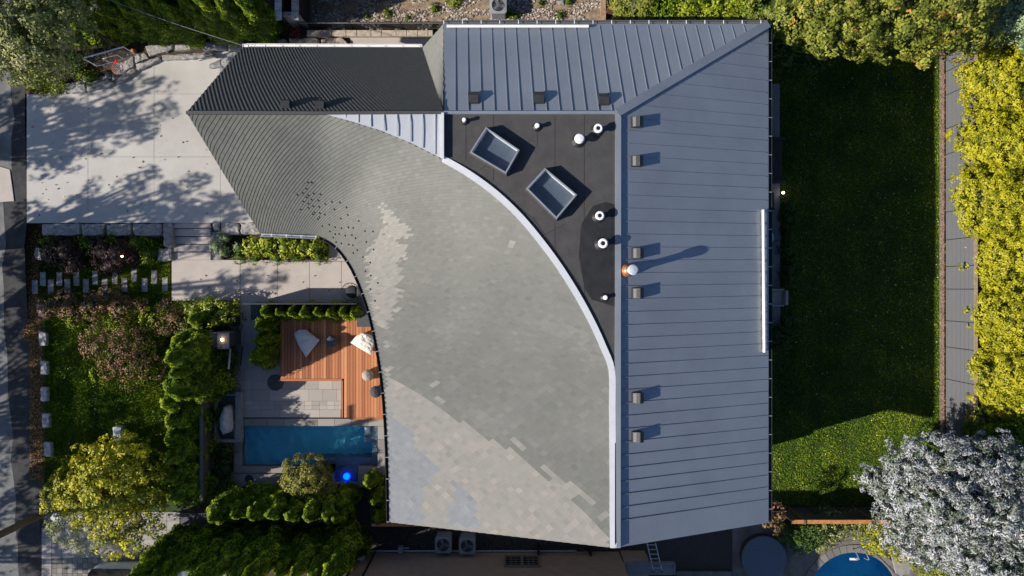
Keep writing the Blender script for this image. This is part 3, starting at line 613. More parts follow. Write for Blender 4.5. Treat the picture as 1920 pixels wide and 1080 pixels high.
for j in range(gv): fs += [(ix(0, j), o+ix(0, j), o+ix(0, j+1), ix(0, j+1)), (ix(gu, j), ix(gu, j+1), o+ix(gu, j+1), o+ix(gu, j))]
mb.add(vs, fs); mb.build('roof_deck', mat('roof_underlay', (.07, .07, .068), .9, .1), house)
def inpoly(x, y, poly):
    r = False; n = len(poly)
    for i in range(n):
        (x1, y1), (x2, y2) = poly[i], poly[(i+1) % n]
        if (y1 > y) != (y2 > y) and x < (x2-x1)*(y-y1)/(y2-y1)+x1: r = not r
    return r
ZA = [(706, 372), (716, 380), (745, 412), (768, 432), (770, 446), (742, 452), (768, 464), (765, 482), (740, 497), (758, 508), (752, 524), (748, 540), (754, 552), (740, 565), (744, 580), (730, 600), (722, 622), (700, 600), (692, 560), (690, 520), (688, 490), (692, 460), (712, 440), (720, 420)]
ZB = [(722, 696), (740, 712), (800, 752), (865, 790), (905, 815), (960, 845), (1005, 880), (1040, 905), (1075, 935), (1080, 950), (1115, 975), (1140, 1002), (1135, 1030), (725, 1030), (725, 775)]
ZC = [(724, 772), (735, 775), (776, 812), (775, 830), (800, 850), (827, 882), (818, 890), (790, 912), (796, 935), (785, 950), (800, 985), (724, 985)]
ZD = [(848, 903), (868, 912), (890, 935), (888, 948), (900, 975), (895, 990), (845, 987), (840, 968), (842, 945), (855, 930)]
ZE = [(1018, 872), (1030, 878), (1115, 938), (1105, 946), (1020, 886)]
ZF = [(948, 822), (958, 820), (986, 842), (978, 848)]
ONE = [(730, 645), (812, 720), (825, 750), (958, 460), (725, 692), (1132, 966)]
tiles, tilesb, tilesc = MB(), MB(), MB(); CEN = []; trnd = random.Random(11)
NC, NR = 112, 54
for j in range(NR):
    off = 0.5 if j % 2 else 0.0
    for i in range(NC+1):
        uc = (i+off)/NC; vc = (j+.5)/NR
        if uc < 0 or uc > 1: continue
        hu, hv = .5/NC, 1.0/NR
        q = [surf(min(1, max(0, uc+du)), min(1, max(0, vc+dv)), dz) for du, dv, dz in ((0, -hv, .002), (-hu, 0, .008), (0, hv, .034), (hu, 0, .024))]
        cx, cy = to_px(surf(uc, vc)); CEN.append((cx, cy, surf(uc, vc)))
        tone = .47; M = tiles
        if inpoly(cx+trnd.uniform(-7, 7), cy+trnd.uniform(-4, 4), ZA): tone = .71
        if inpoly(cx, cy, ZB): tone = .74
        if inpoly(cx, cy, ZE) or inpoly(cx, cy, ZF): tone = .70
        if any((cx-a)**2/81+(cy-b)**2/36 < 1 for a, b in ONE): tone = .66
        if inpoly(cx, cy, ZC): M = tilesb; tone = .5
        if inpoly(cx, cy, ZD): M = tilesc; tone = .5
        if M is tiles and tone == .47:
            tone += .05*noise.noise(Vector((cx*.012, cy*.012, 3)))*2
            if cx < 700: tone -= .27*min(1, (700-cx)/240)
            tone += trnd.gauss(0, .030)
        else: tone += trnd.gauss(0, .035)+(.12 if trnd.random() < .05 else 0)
        M.tone = tone
        b = [v-Vector((0, 0, .03)) for v in (q[1], q[2], q[3])]
        M.add(q+b, [(0, 1, 2, 3), (1, 4, 5, 2), (2, 5, 6, 3)])
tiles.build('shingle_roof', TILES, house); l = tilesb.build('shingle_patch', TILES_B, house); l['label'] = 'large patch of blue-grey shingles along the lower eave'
l = tilesc.build('shingle_patch', TILES_B, house); l['label'] = 'smaller patch of blue-grey shingles'
# planar shingled slope helper
def shingle_slope(name, quad, nc, nr, tone, sd=.02):
    A, B, C, D = [Wd(*p) for p in quad]      # upper-left, upper-right, lower-right, lower-left
    S = lambda u, v, dz: A.lerp(B, u).lerp(D.lerp(C, u), v)+Vector((0, 0, dz))
    base = MB(); b = [S(u, v, dz) for dz in (-.012, -.2) for u, v in ((0, 0), (1, 0), (1, 1), (0, 1))]
    base.add(b, [(0, 1, 2, 3), (7, 6, 5, 4), (0, 4, 5, 1), (1, 5, 6, 2), (2, 6, 7, 3), (3, 7, 4, 0)]); base.build('roof_deck', _m['roof_underlay'], house)
    mb = MB()
    for j in range(nr):
        for i in range(nc+1):
            uc = (i+(.5 if j % 2 else 0))/nc; vc = (j+.5)/nr; hu, hv = .5/nc, 1.0/nr
            if uc > 1: continue
            q = [S(min(1, max(0, uc+du)), min(1, max(0, vc+dv)), dz) for du, dv, dz in ((0, -hv, .0), (-hu, 0, .004), (0, hv, .048), (hu, 0, .041))]
            mb.tone = tone+trnd.gauss(0, sd); d = Vector((0, 0, .07))
            mb.add(q+[q[1]-d, q[2]-d, q[3]-d], [(0, 1, 2, 3), (1, 4, 5, 2), (2, 5, 6, 3)])
    return mb.build(name, TILES, house)
l = shingle_slope('shingle_roof', [(350, 211, HR), (834, 211, HR), (791, 89, HW), (455, 88, HW)], 60, 37, .04, .015); l['label'] = 'dark charcoal shingles on the north slope of the long wing'
l = shingle_slope('shingle_roof', [(832, 208, HR), (832, 45, HE), (792, 90, HW+.1), (830, 206, HR)], 12, 14, .46); l['label'] = 'narrow triangular shingled slope where the roofs meet'
# metal roofs with standing seams
def slab_poly(pts, th=.18):
    mb = MB(); P = [Wd(*p) for p in pts]; n = len(P)
    vs = P+[p-Vector((0, 0, th)) for p in P]
    mb.add(vs, [tuple(range(n)), tuple(range(2*n-1, n-1, -1))]+[(i, n+i, n+(i+1) % n, (i+1) % n) for i in range(n)]); return mb
def seam(mb, a, b, w=.024, h=.032):
    a, b = Vector(a), Vector(b); d = (b-a).normalized(); s = Vector((-d.y, d.x, 0)).normalized()*w/2; up = Vector((0, 0, h))
    vs = [a-s, a+s, b+s, b-s, a-s*.8+up, a+s*.8+up, b+s*.8+up, b-s*.8+up]
    mb.add(vs, [(4, 5, 6, 7), (0, 1, 5, 4), (1, 2, 6, 5), (2, 3, 7, 6), (3, 0, 4, 7)])
def seam_part(segs, w=.028, h=.045):
    for a, b in segs: mb = MB(); seam(mb, a, b, w, h); mb.build('standing_seam', METALROOF, roofm)
roofm = slab_poly([(1156, 212, HR), (1150, 1028, HR), (1441, 980, HE), (1441, 45, HE)][::1]).build('metal_roof', METALROOF, house); roofm['label'] = 'blue-grey standing-seam metal roof on the east slope'
roofm['_o'] = house['_o']
def hipx(y): return 1157+(1440-1157)*(212-y)/(212-45)   # hip line
for k in range(-19, 21):
    yl, yr = 488+24.4*k, 488+22.4*k
    a = Wd(1163, yl, HR-.06); b = Wd(1437, yr, HE+.02)
    if yl < 214:
        # clip where the seam meets the hip
        for t in [q/200 for q in range(200)]:
            p = a.lerp(b, t); X, Y = to_px(p)
            if Y > 212-(X-1157)*(212-45)/(1440-1157)+7: a = p; break
        else: continue
    mb = MB(); seam(mb, a, b); mb.build('standing_seam', METALROOF, roofm)
roofn = slab_poly([(833, 212, HR), (1156, 212, HR), (1440, 44.5, HE), (832, 44.5, HE)]).build('metal_roof', METALROOF, house); roofn['label'] = 'blue-grey standing-seam metal roof on the north slope'; roofn['_o'] = house['_o']
for k in range(0, 26):
    a = Wd(854+24.5*k, 211, HR); b = Wd(854+22.5*k, 48, HE+.03)
    if k > 12:
        done = False
        for t in [q/200 for q in range(200)]:
            p = a.lerp(b, t); X, Y = to_px(p)
            if Y < 212-(X-1157)*(212-45)/(1440-1157)-8: a = p; done = True; break
        if not done: continue
    mb = MB(); seam(mb, a, b); mb.build('standing_seam', METALROOF, roofn)
# hip cap, ridge caps
def cap(pts, w, th, m, name, lab=None, dz=.05):
    mb = MB(); P = [Wd(*p) for p in pts]; n = len(P); vs = []
    for i, p in enumerate(P):
        d = (P[min(n-1, i+1)]-P[max(0, i-1)]); d.z = 0; d.normalize(); s = Vector((-d.y, d.x, 0))*w/2
        vs += [p-s+Vector((0, 0, dz-th)), p+s+Vector((0, 0, dz-th)), p+s+Vector((0, 0, dz)), p-s+Vector((0, 0, dz))]
    for i in range(n-1):
        a, b = 4*i, 4*i+4; mb.add([], []); 
    fs = []
    for i in range(n-1):
        a, b = 4*i, 4*i+4; fs += [(a+j, a+(j+1) % 4, b+(j+1) % 4, b+j) for j in range(4)]
    fs += [(3, 2, 1, 0), (4*n-4, 4*n-3, 4*n-2, 4*n-1)]
    mb.add(vs, fs); o = mb.build(name, m, house)
    if lab: o['label'] = lab
    return o
cap([(1157, 212, HR), (1440, 45, HE)], .30, .12, METALROOF, 'hip_cap', None, .075)
cap([(1159, 206, HR), (1158.5, 620, HR), (1158, 1027, HR)], .20, .12, METALROOF, 'ridge_flashing', None, .03)
cap([(833, 211.5, HR), (1157, 211.5, HR)], .10, .15, METALROOF, 'ridge_flashing', None, .06)
cap([(350, 211.5, HR), (607, 212.5, HR), (833, 211.5, HR)], .11, .14, mat('dark_cap', (.05, .05, .052), .6, .1), 'ridge_cap', None, .06)
# metal triangle west of the flat roof, sunlit brightness put into its colour
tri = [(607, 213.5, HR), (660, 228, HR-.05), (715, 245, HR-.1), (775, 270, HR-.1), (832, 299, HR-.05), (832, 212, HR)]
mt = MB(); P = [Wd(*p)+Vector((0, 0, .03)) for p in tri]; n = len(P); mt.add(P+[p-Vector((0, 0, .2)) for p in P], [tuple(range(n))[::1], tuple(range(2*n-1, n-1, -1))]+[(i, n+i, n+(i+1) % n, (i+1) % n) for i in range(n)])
SUNLITM = mat('sunlit_metal', (.52, .535, .56), .38, .04, 1, metal=.3)
l = mt.build('metal_roof', SUNLITM, house); l['label'] = 'metal wedge above the curved shingles with sunlight in its colour'; l['_o'] = house['_o']
xs = [622.5, 648, 672, 695.5, 720, 744.5, 769, 792.5, 816]
def ytri(x):
    T = [(607, 213.5), (660, 228), (715, 245), (775, 270), (832, 299)]
    for (xa, ya), (xb, yb) in zip(T, T[1:]):
        if xa <= x <= xb: return ya+(yb-ya)*(x-xa)/(xb-xa)
for x in xs: mb = MB(); seam(mb, Wd(x, 213.5, HR+.03), Wd(x, ytri(x)-1.5, HR-.03), .03, .03); mb.build('standing_seam', SUNLITM, l)
cap([(830.5, 213, HR), (830.5, 298, HR)], .09, .3, FLASH, 'flashing', None, .14)
# the pale curved parapet: segments with visible laps
for a, b in ((8, 10), (10, 12), (12, 14), (14, 16), (16, 18), (18, 20), (20, 23)):
    seg = []
    for k in range(0, 9):
        s = (a+(b-a)*k/8)/(len(UP)-1)*(NU-1); i = min(int(s), NU-2); p = US[i].lerp(US[i+1], s-i)
        if a == 8 and to_px(p)[0] < 830: continue
        X, Y = to_px(p); seg.append((X+1.0, Y, p.z))
    if len(seg) > 1: cap(seg, .215, .28, FLASH, 'parapet_cap', None, .03+(.004 if (a//2) % 2 else 0))
# flat roof
FH = HR-.045
mb = MB(); fl = [(834, 213.5), (1156, 213.5), (1153, 694)]+[(to_px(US[i])[0]+5, to_px(US[i])[1]) for i in range(int(18/23*(NU-1)), int(9/23*(NU-1)), -4)]+[(834, 300)]
mb.prism([(Wd(x, y, HR).x, Wd(x, y, HR).y) for x, y in fl], 6.4, FH); l = mb.build('flat_roof', MEMBRANE, house); l['label'] = 'black membrane flat roof inside the curve'
SEAMM = mat('membrane_lap', (.04, .038, .038), .9, .2)
mb = MB()
for x, ya, yb in ((873, 214, 300), (925, 214, 340), (1040, 214, 500), (1095, 214, 590), (1007, 240, 274)): p, q = Wd(x, ya, FH), Wd(x, yb, FH); mb.box(((p.x+q.x)/2, (p.y+q.y)/2, FH+.004), (.02, abs(p.y-q.y), .006))
for (xa, ya), (xb, yb) in (((850, 300), (1000, 410)), ((1000, 410), (1090, 540)), ((900, 318), (925, 300)), ((1020, 440), (1060, 420))):
    p, q = Wd(xa, ya, FH), Wd(xb, yb, FH); d = q-p; mb.box(((p.x+q.x)/2, (p.y+q.y)/2, FH+.007), (d.length, .02, .006), math.atan2(d.y, d.x))
mb.build('membrane_seam', SEAMM, house)
mb = MB(); mb.poly([(1112, 386), (1135, 379), (1152, 384), (1153, 575), (1110, 562), (1096, 540), (1085, 480), (1090, 420)], FH, FH+.012); l = mb.build('roof_patch', mat('tar_patch', (.016, .016, .017), .55, .35, 3), house); l['label'] = 'darker tarred patch round two of the pipes'
# skylights
def skylight(px, lab):
    A = [Wd(x, y, FH+.36) for x, y in px]; c = sum(A, Vector())/4
    sk = MB(); Z0, Z1 = FH, FH+.36
    def ringp(k): return [c+(a-c)*k for a in A]
    o_, i_, w_ = ringp(1.0), ringp(.90), ringp(.97)
    cu = MB(); vs = [(p.x, p.y, Z0) for p in ringp(1.07)]+[(p.x, p.y, Z1-.1) for p in ringp(1.01)]; cu.add(vs, [(j, (j+1) % 4, 4+(j+1) % 4, 4+j) for j in range(4)])
    cu.build('skylight_curb', MEMBRANE, house)
    fr = MB(); vs = [(p.x, p.y, z) for z, R in ((Z1-.1, ringp(1.02)), (Z1, ringp(1.0)), (Z1, ringp(.925)), (Z1-.06, ringp(.915))) for p in R]
    fr.add(vs, [(k*4+j, k*4+(j+1) % 4, k*4+4+(j+1) % 4, k*4+4+j) for k in range(3) for j in range(4)])
    F = fr.build('skylight', GALV, house); F['label'] = lab; F['_o'] = house['_o']
    we = MB(); ri, rb = ringp(.915), ringp(.86); vs = [(p.x, p.y, Z1-.06) for p in ri]+[(p.x, p.y, Z1-.33) for p in ri]; we.add(vs, [(4+j, 4+(j+1) % 4, (j+1) % 4, j) for j in range(4)])
    we.build('light_well', WHITE, F)
    fl_ = MB(); fl_.add([(p.x, p.y, Z1-.325) for p in ri], [(0, 1, 2, 3)]); fl_.build('well_floor', mat('well_shade', (.105, .125, .155), .3, .1), F)  # dark floor colour stands in for the shade of a deeper well
    g = MB(); g.add([(p.x, p.y, Z1-.035) for p in ringp(.93)], [(3, 2, 1, 0)]); g.build('glass', SKYGLASS, F)
skylight([(881, 285), (949, 325), (974, 281), (911, 238)], 'western skylight with pale metal frame')
skylight([(987, 353), (1044, 410), (1082, 365), (1022, 315)], 'eastern skylight with pale metal frame')
# pipes on the flat roof
def pipe(x, y, r, h, kind, base=FH):
    c = Wd(x, y, base+h); mb = MB(); mb.tube((c.x, c.y, base-.3), (c.x, c.y, base+h*.8), r*.8, n=14)
    if kind == 'ball': mb.lathe([(r*.8, h*.6), (r*1.25, h*.7), (r*1.35, h*.82), (r*1.05, h*.95), (.02, h)], (c.x, c.y, base), 16)
    elif kind == 'cowl': mb.lathe([(r*1.25, h*.72), (r*1.3, h*.95), (r, h), (r*.6, h*.98)], (c.x, c.y, base), 16, capb=True, capt=False)
    else: mb.lathe([(r, h*.8), (r, h*.97), (r*.7, h)], (c.x, c.y, base), 12)
    o = mb.build('vent_pipe', WHITE, house, smooth=False); o['_o'] = house['_o']
    m2 = MB(); m2.lathe([(r*1.9, 0), (r*1.5, .05), (r*.82, .09)], (c.x, c.y, base+.014), 14); m2.build('pipe_boot', BLACK, o)
    if kind == 'cowl': m3 = MB(); m3.lathe([(r*.62, h*.93)], (c.x, c.y, base), 12, capb=False); m3.build('pipe_opening', BLACK, o)
for a in ((870, 224, .07, .3, 'p'), (1007, 235, .085, .28, 'p'), (1122, 240, .12, .42, 'cowl'), (1087, 259, .13, .42, 'ball'), (1125, 404, .12, .42, 'cowl'), (1131, 456, .13, .45, 'cowl'), (1135, 558, .08, .28, 'p')): pipe(*a)
# roof vents
def on_plane(pts, x, y):      # height where the pixel ray meets a plane through three photo points
    P = [Wd(*p) for p in pts]; n = (P[1]-P[0]).cross(P[2]-P[0]); o_ = Vector((0, 0, CAMH)); d = Wd(x, y, 0)-o_; t = n.dot(P[0]-o_)/n.dot(d); return o_+d*t, n.normalized() if n.z > 0 else -n.normalized()
EP = [(1157, 212, HR), (1152, 1028, HR), (1440, 980, HE)]; NP = [(833, 212, HR), (1157, 212, HR), (1440, 44.5, HE)]; DP = [(350, 211, HR), (834, 211, HR), (791, 89, HW)]
VENTM = mat('vent_plastic', (.030, .031, .034), .45, .2, 5); VENTL = mat('vent_sunlit_grey', (.17, .165, .155), .6, .1, 30)
def vent(x, y, plane, face, s=.36):
    p, n = on_plane(plane, x, y)
    up = {'w': Vector((-1, 0, 0)), 's': Vector((0, -1, 0))}[face]; up = (up-n*up.dot(n)).normalized(); sd = n.cross(up)
    M = Matrix((( up.x, sd.x, n.x, p.x), (up.y, sd.y, n.y, p.y), (up.z, sd.z, n.z, p.z), (0, 0, 0, 1)))
    mb = MB(); mb.box((0, 0, .012), (s*1.06, s*1.06, .02), 0, 1, M)
    hx = s/2; vs = [(-hx, -hx, .02), (hx, -hx, .02), (hx, hx, .02), (-hx, hx, .02), (-hx*1.05, -hx*1.05, .20), (0, -hx*1.0, .24), (0, hx*1.0, .24), (-hx*1.05, hx*1.05, .20), (hx*.96, -hx*.96, .10), (hx*.96, hx*.96, .10)]
    mb.add([M @ Vector(v) for v in vs], [(0, 1, 8, 5, 4), (3, 7, 6, 9, 2), (0, 4, 7, 3), (4, 5, 6, 7), (5, 8, 9, 6), (1, 2, 9, 8)])
    o = mb.build('roof_vent', VENTM, house); o['_o'] = house['_o']
    if face == 'w':
        m2 = MB(); q = .95; m2.add([M @ Vector(v) for v in ((-.02, -hx*q, .243), (hx*.95, -hx*q*.95, .112), (hx*.95, hx*q*.95, .112), (-.02, hx*q, .243))], [(0, 1, 2, 3)]); m2.build('vent_sunlit_face', VENTL, o)  # lighter grey panel paints the sun caught by the west slope
for x, y in ((1192, 230), (1192, 303), (1193, 475), (1193, 550), (1193, 745), (1193, 818)): vent(x, y, EP, 'w')
for x, y in ((888, 187), (1010, 187), (1131, 190)): vent(x, y, NP, 's')
for x, y in ((537, 200), (601, 201)): vent(x, y, DP, 's', .32)
# flue
p, _ = on_plane(EP, 1175, 507); mb = MB(); mb.lathe([(.24, -.1), (.22, .1), (.15, .25), (.13, .3)], (p.x, p.y, p.z), 20); fl_ = mb.build('flue', COPPER, house, smooth=True); fl_['_o'] = house['_o']; fl_['label'] = 'copper flashing cone with a silver flue cap'
mb = MB(); mb.lathe([(.12, .2), (.12, .66), (.17, .70), (.18, .82), (.14, .86), (.03, .88)], (p.x+.08, p.y, p.z), 20); mb.build('flue_cap', mat('bright_steel', (.75, .77, .8), .3, .05, metal=.5), fl_, smooth=False)
# snow rails
def rail(a, b, step, plane, nm):
    mb = MB(); pa, n = on_plane(plane, *a); pb, n = on_plane(plane, *b); up = Vector((0, 0, .11)); mb.tube(pa+up, pb+up, .055, n=8)
    L = (pb-pa).length; k = int(L/step)
    for i in range(k+1): q = pa.lerp(pb, (i+.1)/(k+.2)); mb.tube(q, q+up, .025, n=5)
    o = mb.build('snow_rail', WHITE, house); o['label'] = nm
rail((1429, 394), (1431, 660), .455, EP, 'long white snow rail above the east eave')
rail((838, 51), (1103, 51), .44, NP, 'long white snow rail above the north eave')
# gutters with brackets
def gutter(pts, lab, m, outw=.12, step=.7, inset=0.0):
    P = [Wd(*p) for p in pts]; n = len(P); mb = MB(); hb = MB(); vs = []; L = 0
    c = Vector(house['_o'])
    for i, p in enumerate(P):
        d = P[min(n-1, i+1)]-P[max(0, i-1)]; dd = Vector((d.x, d.y, 0)).normalized(); s = Vector((-dd.y, dd.x, 0))
        o1 = p+s*.01; vs += [o1+Vector((0, 0, -.04)), o1+Vector((0, 0, -.14)), o1+s*outw+Vector((0, 0, -.14)), o1+s*outw+Vector((0, 0, -.03)), o1+s*(outw+.02)+Vector((0, 0, -.03)), o1+s*(outw+.02)+Vector((0, 0, -.16)), o1+Vector((0, 0, -.16))]
    fs = [(7*i+j, 7*i+j+1, 7*i+8+j, 7*i+7+j) for i in range(n-1) for j in range(6)]
    mb.add(vs, fs); g = mb.build('gutter', m, house); g['label'] = lab; g['_o'] = house['_o']
    acc = 0
    for i in range(n-1):
        seg = (P[i+1]-P[i]).length; d = (P[i+1]-P[i]); dd = Vector((d.x, d.y, 0)).normalized(); s = Vector((-dd.y, dd.x, 0))
        while acc < seg:
            q = P[i].lerp(P[i+1], acc/seg); hb.box((q+s*(outw/2+.01)+Vector((0, 0, -.025))), (.025, outw+.02, .012), math.atan2(dd.y, dd.x)); acc += step
        acc -= seg
    hb.build('gutter_bracket', WHITE if m is not DARKMETAL else GALV, g)
gutter([(1441, 980, HE), (1441, 500, HE), (1441, 45, HE)][::-1], 'dark gutter along the east eave', DARKMETAL)   # outward is +x
gutter([(832, 44.5, HE), (1440, 44.5, HE)], 'pale gutter along the north eave', mat('slate_gutter', (.10, .105, .115), .5, .1))
gutter([(455, 88, HW), (791, 89, HW)], 'white gutter along the garage eave', WHITE)
LOr = LO[::-1]
gutter(LOr[0:18], 'thin gutter following the curved eave', DARKMETAL, .09, .8)
gutter([(592, 441.5, HW), (487, 437, HW)], 'short gutter above the planting bed', GALV, .1, .6)
# snow guards on the bend
SG = [(575, 343), (587, 341), (572, 355), (565, 361), (557, 366), (588, 362), (601, 362), (580, 365), (572, 371), (567, 378), (584, 375), (594, 376), (579, 384), (588, 387), (598, 387), (621, 378), (612, 383), (565, 391), (577, 390), (637, 380), (652, 388), (627, 394), (590, 398), (600, 398), (587, 404), (611, 403), (600, 407), (596, 411), (639, 408), (652, 405), (671, 413), (605, 423), (616, 422), (628, 424), (641, 426), (652, 428), (664, 429), (618, 435), (628, 437), (635, 441), (647, 442), (659, 443), (668, 446), (685, 434), (701, 434), (624, 446), (632, 453), (641, 456), (653, 457), (661, 460), (685, 455), (670, 469), (700, 467), (662, 477), (681, 481), (695, 493), (684, 508), (696, 516), (711, 531), (704, 563), (697, 542)]
g0 = None
for x, y in SG:
    p = min(CEN, key=lambda c: (c[0]-x)**2+(c[1]-y)**2)[2]
    if g0 is None:
        mb = MB(); mb.add([(-.05, -.05, 0), (.05, -.05, 0), (.05, .05, 0), (-.05, .05, 0), (.02, -.045, .085), (.02, .045, .085)], [(0, 4, 5, 3), (1, 2, 5, 4), (0, 1, 4), (3, 5, 2)]); mb.v = [(v[0]*.6, v[1]*.6, v[2]*.5) for v in mb.v]
        g0 = mb.build('snow_guard', mat('guard_bronze', (.10, .095, .085), .5, .3), None); g0.parent = house; g = g0
    else: g = g0.copy(); SC.collection.objects.link(g)
    g.location = p-Vector(house['_o'])+Vector((0, 0, .02)); g.rotation_euler = (0, 0, math.radians(200+(y-340)*.15))
# walls under the roofs
mb = MB()
def wpts(l, z): return [(Wd(x, y, z).x, Wd(x, y, z).y) for x, y in l]
mb.prism([(-10.4, 2.7), (-7.4, 2.7), (-7.4, 9.3), (-10.5, 9.3)], 0, 4.3); mb.prism([(-7.4, 2.9), (-3.9, 3.4), (-3.9, 9.3), (-7.4, 9.3)], 0, 4.3)
main = [(-2.9, 9.4), (9.2, 9.4), (9.2, -8.05), (3.54, -8.45), (-4.1, -8.05), (-4.05, -6), (-4.3, -4.2), (-4.6, -2.6), (-5.0, -1.0), (-5.6, .4), (-6.3, 1.6), (-7.4, 2.9)]
mb.prism([(-3.9, 5.0), (-2.9, 9.4)]+main[1:11]+[(-6.3, 2.0)], 0, 4.1)
mb.prism([(-2.9, 9.4), (9.2, 9.4), (9.2, -8.05), (-3.6, -8.05), (-3.6, -4), (-2.9, 0.5)], 4.1, 6.05)
# gables
mb.add([(-10.45, 2.7, 4.3), (-10.45, 9.3, 4.3), (-10.7, 6.07, 8.0), (-10.3, 2.7, 4.3), (-10.3, 9.3, 4.3), (-10.3, 6.07, 8.0)], [(0, 2, 1), (3, 4, 5), (0, 3, 5, 2), (2, 5, 4, 1)])
mb.add([(-3.9, -8.3, 6.0), (9.2, -8.3, 6.0), (3.54, -8.5, 7.9), (-3.9, -8.1, 6.0), (9.2, -8.1, 6.0), (3.54, -8.2, 7.9)], [(0, 1, 2), (3, 5, 4), (0, 2, 5, 3), (1, 4, 5, 2)])
mb.build('wall', STUCCO, house)
def window(c, w, h, ax, nm=None, parent=None, base=None):
    """ax: outward normal axis '+x','-x','+y','-y'"""
    d = {'+x': Vector((1, 0, 0)), '-x': Vector((-1, 0, 0)), '+y': Vector((0, 1, 0)), '-y': Vector((0, -1, 0))}[ax]; s = Vector((-d.y, d.x, 0)); c = Vector(c)
    def bx(mb, off, sz, dep, o): p = c+s*off[0]+Vector((0, 0, off[1]))+d*o; mb.box(p, (abs(s.x)*sz[0]+abs(d.x)*dep, abs(s.y)*sz[0]+abs(d.y)*dep, sz[1]))
    F = MB(); f = .07
    bx(F, (0, h/2), (w, f), .08, .03); bx(F, (0, -h/2), (w+.16, f), .12, .05); bx(F, (-w/2, 0), (f, h-f), .08, .03); bx(F, (w/2, 0), (f, h-f), .08, .03)
    if w > 1.2: bx(F, (0, 0), (f*.8, h-f), .07, .03)
    o = F.build('window', mat('frame_grey', (.25, .25, .25), .6, .05), parent or house); o['_o'] = (parent or house)['_o']
    G = MB(); bx(G, (0, 0), (w-.05, h-.05), .01, .012); G.build('pane', DARKGLASS, o); return o
for y in (7.5, 4.6, 1.5, -1.6, -4.7, -7.2): window((9.2, y, 2.2), 1.9, 1.7, '+x')
for x in (-1, 3, 7): window((x, 9.4, 3.2), 1.2, 1.2, '+y')
for x in (-9.2, -5.7): window((x, 9.3, 2.4), 1.2, 1.0, '+y')
window((-9, 2.7, 2.2), 1.6, 1.4, '-y')
mb = MB(); mb.box((-10.53, 6.0, 1.9), (.08, 4.8, 2.4)); 
for k in range(4): mb.box((-10.57, 6.0, 1.0+k*.6), (.04, 4.6, .04))
mb.build('garage_door', mat('door_grey', (.12, .12, .125), .5, .1), house)
# ------------------------------------------------------------------ deck and its furniture
DZ = .32
t = thing('deck', 'red-brown wooden deck with vertical planks beside the plunge pool', 'deck', (Wd(620, 660).x, Wd(620, 660).y, 0))
mb = MB(); x = 527.5
while x < 721:
    ya = 597 if x < 669 else 612; yb = 710 if x < 640 else 783; mb.tone = max(0, min(1, .5+rnd.gauss(0, .24))); mb.bevrect(x+.25, ya, x+5.3, yb, DZ, DZ-.03, .004); x += 5.6
mb.build('decking', DECK, t)
mb = MB(); mb.tone = .25; mb.rect(527.5, 710.4, 641, 714.5, DZ-.005, 0); mb.rect(655, 783.2, 722, 787, DZ-.005, 0); mb.rect(640.2, 712, 643, 783, DZ-.1, 0); mb.rect(525.8, 597, 527.3, 714, DZ-.005, 0); mb.build('fascia_board', DECK, t)
mb = MB(); mb.rect(527, 597, 722, 710, DZ-.04, 0.0); mb.rect(645, 710, 722, 783, DZ-.04, 0.0); mb.build('deck_frame', mat('deck_frame', (.05, .03, .02), .9, .2), t)
mb = MB(); mb.rect(455, 782.6, 640, 784.8, .045, 0); solo('drain_channel', mb, BLACK, 'long black drain channel between the patio and the pool coping', 'drain')
def beanbag(corners, zh, m, lab, seed, pinch=.0):
    C = [Wd(x, y, DZ+.3) for x, y in corners]; n = 22; mb = MB(); vs = []
    for sgn in (1, -1):
        for i in range(n+1):
            for j in range(n+1):
                u, v = i/n, j/n; p = C[0].lerp(C[1], u).lerp(C[3].lerp(C[2], u), v)
                e = (1-abs(2*u-1)**3.0)*(1-abs(2*v-1)**3.0); e = max(0, e)**.45*(1-.45*max(0, (u+v)/2-.35)/.65); bu = .10*math.sin(math.pi*u)*math.sin(math.pi*v); ec = (C[0]+C[1]+C[2]+C[3])/4; p = p+(p-ec)*(bu*2-.30*max(0, 1-((u*u+v*v)**.5)/.55)**1.0)
                hump = 1.0+.22*math.exp(-((u-.4)**2+(v-.4)**2)*6)
                wr = noise.noise(Vector((u*4+seed, v*4, 0)))*.12+abs(noise.noise(Vector((u*6, v*9+seed, 2))))*.22
                z = DZ+.16*(1-e)+.02+(zh*e*hump*(.9+wr*1.4) if sgn > 0 else -.15*(e**.3)*0)
                if sgn < 0: z = DZ+.16*(1-e)*1+.012
                vs.append((p.x+wr*.1, p.y+wr*.08, z))
    N = (n+1)**2; fs = [(i*(n+1)+j, (i+1)*(n+1)+j, (i+1)*(n+1)+j+1, i*(n+1)+j+1) for i in range(n) for j in range(n)]
    fs += [tuple(N+k for k in f)[::-1] for f in fs]; mb.add(vs, fs)
    return solo('bean_bag', mb, m, lab, 'bean bag', 'bean bag seats on the deck', smooth=True)
beanbag([(541, 620), (572, 618), (598, 638), (572, 671)], .27, FABRIC_G, 'pale bean bag lying in shade near the cedars on the deck', 1.0)
beanbag([(679, 616), (704, 637), (694, 666), (655, 643)], .30, FABRIC_W, 'bright white bean bag beside the curved eave on the deck', 5.0)
